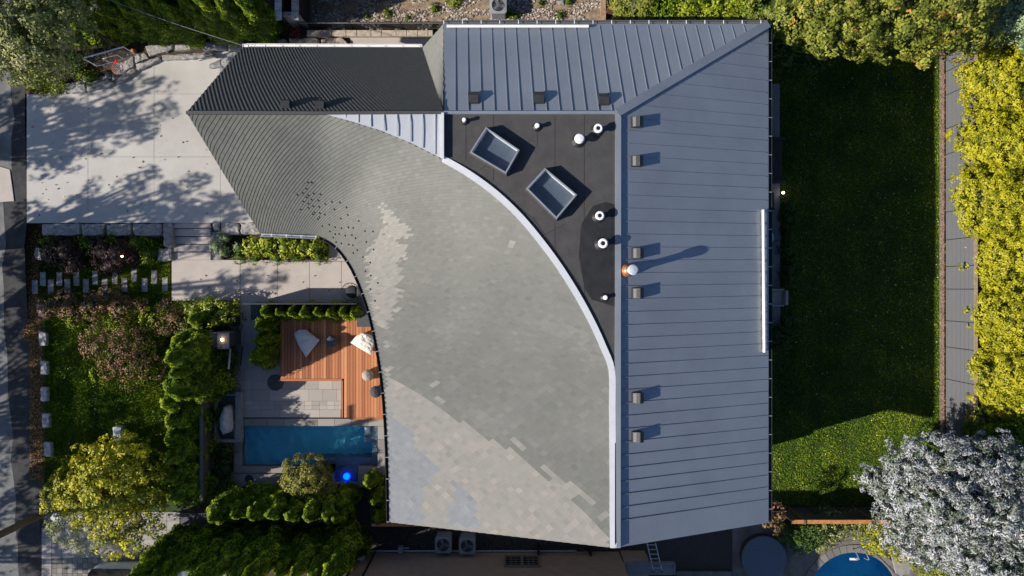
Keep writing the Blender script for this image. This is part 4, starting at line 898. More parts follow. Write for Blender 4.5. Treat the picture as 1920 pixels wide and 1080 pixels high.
def pouf(x, y, r, m, lab):
    c = Wd(x, y, DZ+r*1.1); mb = MB(); pr = [(r*math.cos(a), r*.88+r*.9*math.sin(a)) for a in [math.radians(d) for d in range(-78, 90, 12)]]; mb.lathe(pr+[(.01, r*1.79)], (c.x, c.y, DZ), 24)
    t = thing('pouf', lab, 'pouf', (c.x, c.y, DZ), 'round poufs on the deck'); mb.build('cover', m, t, smooth=True)
    m2 = MB(); m2.lathe([(.045, r*1.77), (.04, r*1.83), (.01, r*1.84)], (c.x, c.y, DZ), 10); m2.build('button', m, t)
    m3 = MB()
    for k in range(8):
        a = k*math.pi/4; m3.path([(c.x+r*1.005*math.cos(a)*math.cos(e), c.y+r*1.005*math.sin(a)*math.cos(e), DZ+r*.88+r*.905*math.sin(e)) for e in [math.radians(q) for q in range(-40, 90, 16)]], .008, 4)
    m3.build('piping', m, t)
pouf(689, 704, .27, mat('knit_beige', (.40, .34, .28), .95, .12, 30, bump=.5), 'round beige pouf in the sun on the deck')
pouf(704, 735, .27, mat('knit_grey', (.065, .07, .08), .95, .2, 30, bump=.5), 'round dark grey pouf south of the beige one')
pouf(622, 640, .27, mat('knit_blue', (.07, .085, .11), .95, .2, 30, bump=.5), 'round dark blue pouf between the two bean bags')
# wire chair
c = Wd(661, 547, .5); t = thing('wire_chair', 'round black wire chair on the path under the curved eave', 'chair', (c.x, c.y, .05))
mb = MB(); mb.ring((c.x, c.y, .95), .40, .018, 28); 
for k in range(16):
    a = k*math.pi/8; mb.path([(c.x+.40*math.cos(a), c.y+.40*math.sin(a), .95), (c.x+.33*math.cos(a), c.y+.33*math.sin(a), .62), (c.x+.12*math.cos(a), c.y+.12*math.sin(a), .45)], .007, 4)
mb.build('frame', BLACK, t); mb = MB(); mb.lathe([(.05, .46), (.27, .48), (.3, .56), (.2, .60), (.02, .61)], (c.x, c.y, 0), 18); mb.build('cushion', mat('charcoal_cloth', (.03, .032, .036), .9, .2), t, smooth=True)
for k in range(4): a = k*math.pi/2+.7; mb = MB(); mb.tube((c.x+.1*math.cos(a), c.y+.1*math.sin(a), .47), (c.x+.28*math.cos(a), c.y+.28*math.sin(a), .05), .012); mb.build('leg', BLACK, t)
mb = MB(); mb.rect(669, 541, 699, 613, .9, 0); mb.v = mb.v
solo('planter_box', mb, mat('charcoal_box', (.055, .055, .06), .7, .15, 4), 'dark charcoal planter box tucked under the curved eave by the deck', 'planter')
mb = MB(); mb.rect(455, 568.6, 668, 571, 1.6, 0.0); solo('screen_panel', mb, DARKMETAL, 'thin black screen wall between the path and the row of small cedars', 'screen')

# ------------------------------------------------------------------ pillar, gate, brown fence
c = Wd(440, 632, 0); t = thing('gate_pillar', 'square stone pillar with a lit lamp on its cap beside the black gate', 'pillar', (c.x, c.y, 0))
mb = MB(); mb.box((c.x, c.y, .92), (.62, .66, 1.84)); mb.build('shaft', mat('pillar_stone', (.16, .145, .13), .85, .3, 9, bump=.6), t)
p = Wd(419, 639, 1.9); mb = MB(); mb.box((p.x, p.y, 1.9), (.52, .72, .10)); mb.build('cap', STONE, t, bevel=.012)
LAMP = mat('warm_lamp', (1, .7, .4), .4, 0, emit=((1.0, .55, .25), 14))
mb = MB(); q = Wd(416, 637, 2.02); mb.lathe([(.02, 0), (.05, .02), (.06, .05), (.04, .09), (.01, .10)], (q.x, q.y, 1.95), 14); l = mb.build('lamp', LAMP, t, smooth=True); l['label'] = 'small glowing warm lamp'
a, b = Wd(432, 654, 1.5), Wd(428, 692, 1.5); t = thing('metal_gate', 'open black barred gate with a pale top rail below the lamp pillar', 'gate', (a.x, a.y, 0))
mb = MB(); mb.tube(a, b, .05, n=8); mb.build('top_rail', GALV, t)
mb = MB()
for k in range(12): q = a.lerp(b, (k+.5)/12); mb.tube((q.x, q.y, .08), (q.x, q.y, 1.47), .010, n=5)
mb.tube((a.x, a.y, .12), (b.x, b.y, .12), .02); mb.build('bars', BLACK, t)
t = thing('board_fence', 'weathered brown board fence standing between the tall hedge and the basin', 'fence', (Wd(402, 830).x, Wd(402, 830).y, 0)); mb = MB()
for k in range(15):
    ya, yb = 736+k*12.2, 736+(k+1)*12.2-.5; u, v = Wd(402, ya, 0), Wd(402, yb, 0); mb.box((u.x, (u.y+v.y)/2, .68), (.03, abs(u.y-v.y), 1.32))
mb.build('boards', WOODB, t); mb = MB(); u, v = Wd(402, 733), Wd(402, 922); mb.box((u.x, (u.y+v.y)/2, 1.37), (.12, abs(u.y-v.y), .04)); mb.build('cap_rail', mat('grey_rail', (.2, .19, .18), .8, .2, 5), t)
mb = MB(); mb.poly([(403, 830), (438, 830), (438, 920), (403, 930)], -.01, .02); struct('pool_bed', mb, SOIL)

# ------------------------------------------------------------------ grey fence on the east side
t = thing('back_fence', 'long grey board fence along the east edge of the back lawn', 'fence', (Wd(1772, 440).x, Wd(1772, 440).y, 0))
J = [60, 92, 135, 179, 242, 290, 338, 398, 450, 500, 542, 601, 650, 710, 762, 815, 860]
fx = Wd(1773, 0).x
for ya, yb in zip(J, J[1:]):
    u, v = Wd(0, ya).y, Wd(0, yb).y; mb = MB(); hb = .1; zt = 1.92
    z = .04
    for k in range(13): mb.box((fx+.012*(k % 2), (u+v)/2, z+.0715), (.025, abs(u-v)-.035, .138)); z += .145
    o = mb.build('board_panel', FENCEG, t)
for y in J: mb = MB(); mb.box((fx+.05, Wd(0, y).y, .97), (.09, .09, 1.94)); mb.build('post', DARKMETAL, t)
mb = MB(); u, v = Wd(0, J[0]).y, Wd(0, J[-1]).y; mb.box((fx+.09, (u+v)/2, 1.945), (.16, abs(u-v), .035)); mb.build('cap_rail', mat('tan_rail', (.30, .22, .16), .8, .25, 7), t)
mb = MB(); mb.rect(1762.5, 60, 1770.5, 830, .05, -.01); struct('lawn_edge', mb, mat('leaf_gravel', (.22, .12, .08), .95, .5, 12, bump=.8, bscale=50, col2=(.40, .30, .24)))
# orange-topped fence to the south
t = thing('south_fence', 'dark board fence with an orange weathered top rail south of the back lawn', 'fence', (Wd(1550, 952).x, Wd(1550, 952).y, 0))
yb = Wd(0, 951).y; xa, xb = Wd(1452, 0).x, Wd(1800, 0).x
mb = MB(); x = xa
while x < xb: mb.box((x+.07, yb, .95), (.135, .03, 1.9)); x += .14
mb.build('boards', mat('dark_board', (.055, .05, .05), .85, .3, 3), t)
mb = MB(); mb.box(((xa+xb)/2, yb-.02, 1.93), (xb-xa, .17, .05)); mb.build('top_rail', CEDARW, t)
for x in (1475, 1596, 1716): mb = MB(); X = Wd(x, 0).x; mb.box((X, yb-.02, 1.0), (.10, .20, 2.0)); mb.build('post', mat('knot_board', (.16, .09, .04), .8, .3, 9), t)
mb = MB(); q = Wd(697, 984, 1.3); q2 = Wd(790, 985, 1.3); mb.box(((q.x+q2.x)/2, q.y, 1.32), (q2.x-q.x, .12, .05)); t = thing('low_orange_fence', 'short orange-railed fence stub at the south-west corner of the house', 'fence', (q.x, q.y, 0)); mb.build('top_rail', CEDARW, t)
mb = MB(); mb.box(((q.x+q2.x)/2, q.y, .65), (q2.x-q.x-.04, .03, 1.28)); mb.build('boards', _m['dark_board'], t)
# fence top right, brown
t = thing('wooden_fence', 'brown wooden fence behind the north metal roof', 'fence', (Wd(1280, 36).x, Wd(1280, 36).y, 0)); mb = MB(); x = 1132
while x < 1760: u = Wd(x, 36); mb.box((u.x+.07, u.y, .9), (.135, .03, 1.8)); x += 5.6
mb.build('boards', mat('red_brown_board', (.20, .085, .05), .85, .3, 4), t); mb = MB(); u, v = Wd(1132, 36), Wd(1760, 36); mb.box(((u.x+v.x)/2, u.y, 1.82), (v.x-u.x, .12, .04)); mb.build('top_rail', _m['red_brown_board'], t)
# wire fence
t = thing('wire_fence', 'black chain-link fence along the pebble yard', 'fence', (Wd(700, 55).x, Wd(700, 55).y, .6)); z0 = .6
u, v = Wd(568, 55, .6), Wd(1131, 55, .6); mb = MB(); zt = 1.35; mb.tube((u.x, u.y, zt), (v.x, v.y, zt), .03); mb.build('top_rail', mat('rail_grey', (.12, .12, .125), .5, .1), t)
mb = MB(); n = 150
for k in range(n):
    x = u.x+(v.x-u.x)*k/n
    for s in (-1, 1): mb.tube((x, u.y, z0+.02), (x+s*.55, u.y, zt), .006, n=3, cap=False)
mb.build('wire_mesh', BLACK, t)
for k in range(7): x = u.x+(v.x-u.x)*k/6; mb = MB(); mb.tube((x, u.y, .3), (x, u.y, zt+.03), .03); mb.build('post', BLACK, t)

# ------------------------------------------------------------------ neighbour to the south
t = thing('brown_house', 'brown stuccoed neighbouring house wall at the bottom edge with a two-part window', 'house', (Wd(900, 1100).x, Wd(900, 1100).y, 0))
yw = Wd(0, 1034).y; x0, x1 = Wd(676, 0).x, Wd(1160, 0).x
mb = MB(); mb.prism([(x0, yw), (x1, yw), (x1, yw-7.5), (x0-.6, yw-7.5), (x0-.6, yw-1.2)], 0, 5.6); mb.build('wall', BROWNW, t)
mb = MB(); mb.prism([(x0-1, yw+.35), (x1+.3, yw+.35), (x1+.3, yw-8), (x0-1, yw-8)], 5.6, 5.78); mb.build('roof', MEMBRANE, t)
wx = Wd(979, 0, 1.6).x
F = MB(); W_, H_ = 1.55, 1.15; zc = 1.25
for off, sz, dz_, h_ in ((0, W_, H_/2, .09), (0, W_, -H_/2, .09), (-W_/2, .09, 0, H_), (W_/2, .09, 0, H_), (0, .11, 0, H_)): F.box((wx+off, yw+.03, zc+dz_), (sz, .1, h_-(.09 if sz < .2 else 0)))
for s in (-1, 1):
    for k in (-1, 1): F.box((wx+s*W_/4+k*.11, yw+.025, zc), (.025, .05, H_-.1))
    for k in (-1, 0, 1): F.box((wx+s*W_/4, yw+.027, zc+k*.27), (W_/2-.1, .045, .025))
w = F.build('window', mat('window_frame_tan', (.20, .17, .14), .6, .1), t); w['_o'] = t['_o']; G = MB(); G.box((wx, yw+.006, zc), (W_-.05, .01, H_-.05)); G.build('pane', DARKGLASS, w)
mb = MB(); mb.path([(x0+.1, yw+.08, .9), (x0+.3, yw+.07, .25), (x0+.6, yw+.07, .12), (x1-2, yw+.07, .12)], .04, 8); mb.build('conduit', GALV, t)
mb = MB(); mb.tube((Wd(705, 0).x, yw+.05, .1), (Wd(705, 0).x, yw+.05, 5.5), .05); mb.build('downpipe', BLACK, t)
mb = MB(); mb.tube((Wd(677, 0).x, yw+.05, .9), (Wd(677, 0).x, yw+.05, 5.5), .05); mb.build('downpipe', BLACK, t)
mb = MB(); mb.box((Wd(680, 0).x+.15, yw+.1, 1.05), (.32, .2, .3)); mb.lathe([(.09, 0), (.1, .08), (.05, .12)], (Wd(680, 0).x+.15, yw+.14, 1.2), 12); mb.build('gas_meter', mat('meter_grey', (.35, .38, .42), .5, .1), t)
mb = MB(); mb.box((Wd(753, 0).x, yw+.2, .25), (.2, .3, .3)); mb.box((Wd(762, 0).x, yw+.25, .25), (.35, .05, .05)); mb.build('tap_box', mat('meter_grey', (.35, .38, .42), .5, .1), t)
mb = MB(); q = Wd(1005, 0).x; mb.tube((q, yw+.35, .5), (q+2.6, yw+.35, .5), .03); mb.tube((q, yw+.35, .35), (q+2.6, yw+.35, .35), .03); mb.box((q+.1, yw+.2, .3), (.1, .4, .6)); mb.box((q+2.5, yw+.2, .3), (.1, .4, .6)); mb.build('handrail', BLACK, t)
# porch block + ladder
t = thing('back_porch', 'low brown porch block with a grey landing at the corner of the brown house', 'porch', (Wd(1200, 1060).x, Wd(1200, 1060).y, 0))
mb = MB(); a_, b_ = Wd(1162, 1032, 0), Wd(1248, 1120, 0); mb.prism([(a_.x+.02, a_.y), (b_.x-1, a_.y), (b_.x-1, b_.y), (a_.x+.02, b_.y)], 0, 1.0); mb.build('wall', BROWNW, t)
mb = MB(); mb.rect(1176, 1058, 1266, 1078, 1.05, .9); mb.rect(1176, 1056, 1266, 1058.4, 1.14, .9); mb.rect(1264, 1058.6, 1266.5, 1078, 1.14, .9); mb.build('landing', mat('landing_grey', (.22, .22, .23), .8, .15), t)
mb = MB(); mb.rect(1268, 1072, 1372, 1130, .12, 0); struct('neighbour_paving', mb, FLAG)
t = thing('ladder', 'aluminium ladder leaning against the porch by the brown house', 'ladder', Wd(1234, 1068, 1.0))
a1, a2 = Wd(1213, 1018, 1.2), Wd(1225, 1070, 1.08); b1, b2 = Wd(1229, 1018, 1.2), Wd(1241, 1070, 1.08)
for s, e in ((a1, a2), (b1, b2)): mb = MB(); mb.tube(s, e, .028, n=6); mb.build('rail', GALV, t)
for k in range(6): f = (k+.4)/6; mb = MB(); mb.tube(a1.lerp(a2, f), b1.lerp(b2, f), .02, n=6); mb.build('rung', GALV, t)
for e in (a2, b2): mb = MB(); mb.box((e.x, e.y-.03, e.z-.02), (.07, .08, .06)); mb.build('foot', BLACK, t)
mb = MB(); 
# air conditioners
def aircon(x, y, z, lab, first=None):
    c = Wd(x, y, z+.8)
    if first: return dup(first, (c.x, c.y, z), 0, 1, lab)
    t = thing('air_conditioner', lab, 'air conditioner', (c.x, c.y, z), 'outdoor air conditioning units')
    B = MB(); s = .36; B.prism([(c.x+q*s-.0, c.y+w*s) for q, w in ((-1, -.8), (-.8, -1), (.8, -1), (1, -.8), (1, .8), (.8, 1), (-.8, 1), (-1, .8))], z+.06, z+.72); B.build('casing', mat('casing_grey', (.26, .27, .29), .5, .08), t)
    T = MB(); n = 32; vs = []
    for i in range(n):
        a = 2*math.pi*(i+.5)/n; ca, sa = math.cos(a), math.sin(a); k = min(1/max(abs(ca), 1e-6), 1/max(abs(sa), 1e-6), 1.8/(abs(ca)+abs(sa))); 
        vs += [(c.x+ca*k*.38, c.y+sa*k*.38, z+.72), (c.x+ca*k*.38, c.y+sa*k*.38, z+.78), (c.x+ca*.29, c.y+sa*.29, z+.80), (c.x+ca*.29, c.y+sa*.29, z+.66)]
    T.add(vs, [(4*i+j, 4*((i+1) % n)+j, 4*((i+1) % n)+j+1, 4*i+j+1) for i in range(n) for j in range(3)]); T.build('top_cover', mat('casing_grey', (.26, .27, .29), .5, .08), t)
    D = MB(); D.lathe([(.29, 0)], (c.x, c.y, z+.725), 24, capb=False); D.build('fan_well', BLACK, t)
    f = MB(); f.lathe([(.08, 0), (.08, .05)], (c.x, c.y, z+.735), 14)
    for k in range(3):
        a = k*2.094; ca, sa = math.cos(a), math.sin(a); f.add([(c.x+.06*ca-.05*sa, c.y+.06*sa+.05*ca, z+.74), (c.x+.06*ca+.07*sa, c.y+.06*sa-.07*ca, z+.765), (c.x+.26*ca+.13*sa, c.y+.26*sa-.13*ca, z+.765), (c.x+.27*ca-.02*sa, c.y+.27*sa+.02*ca, z+.74)], [(0, 1, 2, 3)])
    f.build('fan', mat('fan_grey', (.16, .165, .18), .4, .1), t)
    g = MB()
    for R in (.1, .17, .24): g.ring((c.x, c.y, z+.805), R, .005, 24, 4)
    for k in range(4): a = k*math.pi/4; g.tube((c.x-.29*math.cos(a), c.y-.29*math.sin(a), z+.805), (c.x+.29*math.cos(a), c.y+.29*math.sin(a), z+.805), .005, n=4)
    g.build('guard', _m['fan_grey'], t); return t
A0 = aircon(831, 1022, 0, 'grey air conditioner on the left of the pair against the brown wall')
aircon(876, 1024, 0, 'grey air conditioner on the right of the pair against the brown wall', A0)
aircon(934, 9, .6, 'pale air conditioner standing on the pebbles at the top edge', A0)
# hot tub cover
c = Wd(1433, 1047, .5); t = thing('hot_tub', 'round slate-blue covered hot tub beside the circular pool', 'hot tub', (c.x, c.y, 0))
mb = MB(); mb.lathe([(.98, 0), (1.0, .42)], (c.x, c.y, 0), 48); mb.build('tub', mat('tub_dark', (.04, .04, .045), .6, .1), t)
mb = MB(); mb.lathe([(1.03, .42), (1.04, .48), (1.0, .52), (.02, .54)], (c.x, c.y, 0), 48); mb.build('cover', mat('vinyl_blue', (.085, .115, .15), .6, .06, 2), t)
# long pole frame near round pool, pale bench slab
mb = MB(); mb.poly([(1670, 1037), (1685, 1031), (1712, 1065), (1690, 1082), (1680, 1075)], .38, .45); t = thing('stone_bench', 'pale grey slab bench beside the circular pool under the silver tree', 'bench', (Wd(1690, 1060).x, Wd(1690, 1060).y, 0)); mb.build('seat', COPING, t, bevel=.01)
for x, y in ((1682, 1042), (1695, 1068)): mb = MB(); q = Wd(x, y, .2); mb.box((q.x, q.y, .19), (.3, .3, .37)); mb.build('leg', STONE, t)
mb = MB(); mb.path([Wd(1643, 1038, .3), Wd(1660, 1055, .3), Wd(1690, 1085, .3)], .025, 6); mb.path([Wd(1655, 1030, .1), Wd(1672, 1048, .1), Wd(1690, 1084, .1)], .025, 6); solo('pool_hose', mb, BLACK, 'black hose lying across the paving beside the circular pool', 'hose')

# ------------------------------------------------------------------ neighbour to the north
t = thing('walled_planter', 'tall open walled enclosure with white tiled coping at the top edge', 'wall', (Wd(560, 10).x, Wd(560, 10).y, 0))
for x0_, x1_, nm in ((548, 558, 0), (577, 588, 1)):
    mb = MB(); a_, b_ = Wd(x0_, 60), Wd(x1_, -150); mb.prism([(a_.x, a_.y), (b_.x, a_.y), (b_.x, b_.y), (a_.x, b_.y)], 0, 2.25); mb.build('wall', mat('dark_render', (.06, .055, .055), .9, .2), t)
    mb = MB(); y = -150; 
    while y < 60: u, v = Wd(x0_-.8, y), Wd(x1_+.8, y+15.2); mb.prism([(u.x, u.y), (v.x, u.y), (v.x, v.y), (u.x, v.y)], 2.25, 2.31); y += 16
    mb.build('coping_tiles', mat('white_tile' if nm == 0 else 'worn_tile', (.62, .56, .50) if nm == 0 else (.38, .32, .27), .6, .25, 5), t)
mb = MB(); a_, b_ = Wd(558, 62), Wd(588, 56); mb.prism([(a_.x, a_.y), (b_.x, a_.y), (b_.x, b_.y), (a_.x, b_.y)], 0, 2.1); mb.build('wall', STONE, t)
t = thing('north_house', 'dark neighbouring house edge at the top of the picture', 'house', (Wd(690, -60).x, Wd(690, -60).y, 0)); mb = MB(); a_, b_ = Wd(600, 6), Wd(870, -260); mb.prism([(a_.x, a_.y), (b_.x, a_.y), (b_.x, b_.y), (a_.x, b_.y)], 0, 4); mb.build('wall', mat('dark_brown_wall', (.06, .045, .035), .9, .2), t)
mb = MB(); mb.prism([(a_.x-.3, a_.y+.05), (b_.x+.3, a_.y+.05), (b_.x+.3, b_.y), (a_.x-.3, b_.y)], 4, 4.15); mb.build('roof', MEMBRANE, t)
mb = boulder([(1045, 0), (1058, 0), (1058, 9), (1050, 9)], .6, .7, 4, 14); solo('flat_rock', mb, STONE, 'small flat grey rock on the pebbles at the top edge', 'rock')
mb = MB(); mb.rect(1126, -60, 1136, 39, .75, .5); solo('timber_edging', mb, mat('old_timber', (.3, .2, .13), .9, .3, 6), 'tan timber edging at the east end of the pebble yard', 'edging')

# ------------------------------------------------------------------ basketball hoop
p0 = Wd(238, 96, .6); t = thing('basketball_hoop', 'basketball hoop with clear white-edged backboard at the driveway edge', 'basketball hoop', (p0.x, p0.y, .6))
A_, B_ = Wd(159, 108, 3.75), Wd(227, 89, 3.75); C_, D_ = Wd(244, 99, 2.75), Wd(178, 118, 2.75)
ax = (B_-A_); ax.z = 0; ax.normalize(); L = 1.75; mid = (A_+B_)/2; nrm = Vector((ax.y, -ax.x, 0)); 
T0, T1 = mid-ax*L/2, mid+ax*L/2; B0, B1 = T0-Vector((0, 0, 1.0)), T1-Vector((0, 0, 1.0))
mb = MB(); mb.tube(T0, T1, .03, n=6); mb.build('top_rail', WHITE, t)
mb = MB(); mb.path([T0, B0, B1, T1], .02, 6); sq = mid+nrm*.02
mb.path([sq-ax*.3-Vector((0, 0, .9)), sq-ax*.3-Vector((0, 0, .45)), sq+ax*.3-Vector((0, 0, .45)), sq+ax*.3-Vector((0, 0, .9))], .022, 5); mb.build('backboard_frame', WHITE, t)
mb = MB(); e = nrm*.012; mb.add([T0, T1, B1, B0, T0-e, T1-e, B1-e, B0-e], [(0, 1, 2, 3), (7, 6, 5, 4)]); mb.build('backboard', mat_water('acrylic', (.80, .82, .84), .1, 0, ior=1.06), t)
rc = mid+nrm*.40-Vector((0, 0, .85)); mb = MB(); mb.ring(rc, .235, .014, 28); l = mb.build('rim', mat('orange_rim', (.65, .16, .05), .5, .1), t)
mb = MB(); q = mid+nrm*.1-Vector((0, 0, .85)); mb.box(q, (.13, .13, .12), math.atan2(ax.y, ax.x)); mb.build('rim_bracket', mat('red_bracket', (.75, .03, .06), .5, .05), t)
mb = MB()
for k in range(14):
    for s in (-1, 1):
        prev = None
        for j in range(5):
            a = 2*math.pi*k/14+s*j*.224; r = .23-.028*j+(.01 if j == 4 else 0); v = rc+Vector((r*math.cos(a), r*math.sin(a), -.1*j))
            if prev: mb.tube(prev, v, .007, n=3, cap=False)
            prev = v
mb.build('net', WHITE, t)
base = p0; back = mid-nrm*.75-Vector((0, 0, .7)); mb = MB(); pt = Vector((base.x, base.y, 3.0)); mb.tube((base.x, base.y, .6), pt, .075, n=10); mb.build('post', BLACK, t)
mb = MB()
for s in (-.22, .22):
    for z1_, z2_ in ((-.15, .0), (-.75, -.5)): mb.tube(mid+ax*s+Vector((0, 0, z1_)), pt+ax*s*.3+Vector((0, 0, z2_)), .025, n=6)
mb.tube(pt, pt+(pt-mid).normalized()*.5+Vector((0, 0, .2)), .03); mb.build('arm', BLACK, t)
mb = MB(); q = Wd(250, 95, .75); mb.lathe([(.12*math.cos(a), .12*math.sin(a)+.12) for a in [math.radians(d) for d in range(-80, 91, 17)]], (q.x, q.y, .62), 18); solo('basketball', mb, mat('ball_orange', (.42, .14, .03), .7, .1, 30), 'orange basketball lying in the bed behind the hoop', 'ball', smooth=True)

# ------------------------------------------------------------------ poles and wire
for (x, y, hh, lab) in ((117, 946, 9.5, 'brown utility pole rising over the street at the lower left'), (119, 22, 9.5, 'brown utility pole among the trees at the top left')):
    b_ = Wd(x, y, 0); t = thing('utility_pole', lab, 'utility pole', (b_.x, b_.y, 0), 'utility poles'); mb = MB(); mb.tube((b_.x, b_.y, 0), (b_.x, b_.y, hh), .17, .12, 12); mb.build('shaft', mat('pole_wood', (.13, .09, .065), .9, .3, 5, streak=(8, 8, 1), bump=.5), t)
    mb = MB(); mb.box((b_.x, b_.y, hh-.6), (.1, 1.9, .12)); mb.build('crossarm', _m['pole_wood'], t)
pl = Wd(119, 22, 0); q = Wd(458, 86, 4.5); mb = MB(); A_ = Vector((pl.x, pl.y, 8.2)); pts = [A_.lerp(q, k/14)-Vector((0, 0, 1.2*math.sin(math.pi*k/14))) for k in range(15)]; mb.path(pts, .013, 5)
solo('service_wire', mb, mat('grey_cable', (.16, .16, .17), .6, .1), 'thin grey service cable running over the cedars to the house corner', 'cable')

# ------------------------------------------------------------------ east terrace things
t = thing('garden_bench', 'dark slatted bench on the terrace under the east eave', 'bench', (Wd(1455, 300).x, Wd(1455, 300).y, .12))
mb = MB()
for k in range(6): mb.rect(1441+k*4.3, 262, 1444.6+k*4.3, 339, .55, .51)
mb.build('seat', mat('bench_dark', (.045, .04, .042), .8, .2), t)
for ya, yb in ((257, 261.5), (339.5, 344)): mb = MB(); mb.rect(1438, ya, 1471, yb, .72, .66); mb.build('armrest', _m['bench_dark'], t)
for x, y in ((1441, 259), (1468, 259), (1441, 342), (1468, 342)): mb = MB(); q = Wd(x, y, .4); mb.box((q.x, q.y, .39), (.07, .07, .54)); mb.build('leg', _m['bench_dark'], t)
t = thing('barbecue', 'black covered barbecue on the terrace under the east eave', 'barbecue', (Wd(1447, 375).x, Wd(1447, 375).y, .12)); mb = MB(); mb.rect(1438, 360, 1452, 390, .95, .2); mb.build('body', BLACK, t, bevel=.03); mb = MB(); mb.rect(1436, 358, 1441, 394, 1.05, .95); mb.rect(1441, 390.5, 1454, 394, .9, .84); mb.build('lid', BLACK, t, bevel=.02)
c = Wd(1436, 445, .85); t = thing('round_table', 'round pale blue table half under the east eave', 'table', (c.x, c.y, .12)); mb = MB(); mb.lathe([(.36, .82), (.37, .85), (.36, .87)], (c.x, c.y, 0), 28); mb.build('tabletop', mat('sky_blue_top', (.38, .52, .60), .25, .05), t); mb = MB(); mb.tube((c.x, c.y, .12), (c.x, c.y, .82), .03); mb.lathe([(.22, .12), (.2, .15)], (c.x, c.y, 0), 18); mb.build('leg', BLACK, t)
c = Wd(1453, 445, .5); t = thing('terrace_chair', 'dark round-framed chair beside the pale blue table', 'chair', (c.x, c.y, .12)); mb = MB(); mb.ring((c.x, c.y, .6), .22, .012, 20); mb.build('backrest', mat('chair_grey', (.09, .095, .105), .6, .1), t); mb = MB(); mb.lathe([(.2, .5), (.19, .54)], (c.x, c.y, 0), 18); mb.build('seat', _m['chair_grey'], t)
for k in range(4): a = k*1.571+.78; mb = MB(); mb.tube((c.x+.15*math.cos(a), c.y+.15*math.sin(a), .5), (c.x+.2*math.cos(a), c.y+.2*math.sin(a), .12), .012); mb.build('leg', _m['chair_grey'], t)
c = Wd(1457, 558, .5); t = thing('lounge_chair', 'pale grey upholstered armchair at the edge of the terrace', 'chair', (c.x, c.y, .12)); FB = mat('chair_fabric', (.36, .33, .31), .9, .1)
mb = MB(); mb.box((c.x-.05, c.y, .42), (.62, .66, .2)); mb.build('seat', FB, t, bevel=.05); mb = MB(); mb.box((c.x+.30, c.y, .6), (.14, .68, .6)); mb.build('backrest', FB, t, bevel=.05)
for s in (-1, 1): mb = MB(); mb.box((c.x-.05, c.y+s*.36, .56), (.7, .09, .08)); mb.build('armrest', FB, t, bevel=.02)
for a_, b_ in ((-.3, -.3), (.3, -.3), (-.3, .3), (.3, .3)): mb = MB(); mb.box((c.x+a_, c.y+b_, .22), (.05, .05, .2)); mb.build('leg', DARKMETAL, t)
q = Wd(1469, 361, .4); t = thing('garden_light', 'tiny lit garden light at the terrace edge by the back lawn', 'lamp', (q.x, q.y, 0)); mb = MB(); mb.tube((q.x, q.y, 0), (q.x, q.y, .32), .02); mb.build('stake', BLACK, t); mb = MB(); mb.lathe([(.03, .32), (.06, .36), (.05, .42), (.01, .44)], (q.x, q.y, 0), 12); mb.build('lamp_head', mat('white_led', (1, .9, .8), .4, 0, emit=((1, .85, .7), 9)), t)
q = Wd(232, 481, 1.0); t = thing('path_light', 'small lit orange garden light among the purple shrubs', 'lamp', (q.x, q.y, 0)); mb = MB(); mb.tube((q.x, q.y, 0), (q.x, q.y, 1.1), .02); mb.build('stake', BLACK, t); mb = MB(); mb.lathe([(.03, 1.1), (.045, 1.13), (.04, 1.16), (.01, 1.18)], (q.x, q.y, 0), 12); mb.build('lamp_head', LAMP, t)

# ------------------------------------------------------------------ white car, lower left
mb = MB(); mb.poly([(82, 962), (82, 1400), (420, 1400), (420, 962)], -.01, .02); struct('neighbour_drive_bed', mb, JOINT)
mb = MB(); rr = random.Random(8)
for i in range(17): mb.tone = .6+rr.random()*.4; mb.bevrect(97+i*18+.2, 1028, 97+(i+1)*18-.2, 1046, .04, .0, .006)
for j in range(20): mb.tone = .6+rr.random()*.4; mb.bevrect(78, 990+j*18, 96.5, 1008+j*18-.4, .04, .0, .006)
for j in range(22):
    for i in range(34): mb.tone = rr.random()*.55; mb.bevrect(97.5+i*9.6, 1046.5+j*9.6, 97.5+i*9.6+9.2, 1046.5+j*9.6+9.2, .036, .0, .004)
for i in range(10):
    for j in range(4): mb.tone = .7+rr.random()*.3; mb.bevrect(97+i*24+.2, 960+j*17, 97+(i+1)*24-.3, 977+j*17-.4, .04, 0, .006)
struct('neighbour_drive', mb, mat_tone('cobbles', [(0, (.13, .12, .11)), (1, (.36, .34, .32))], .85, fine=.3, fscale=8))
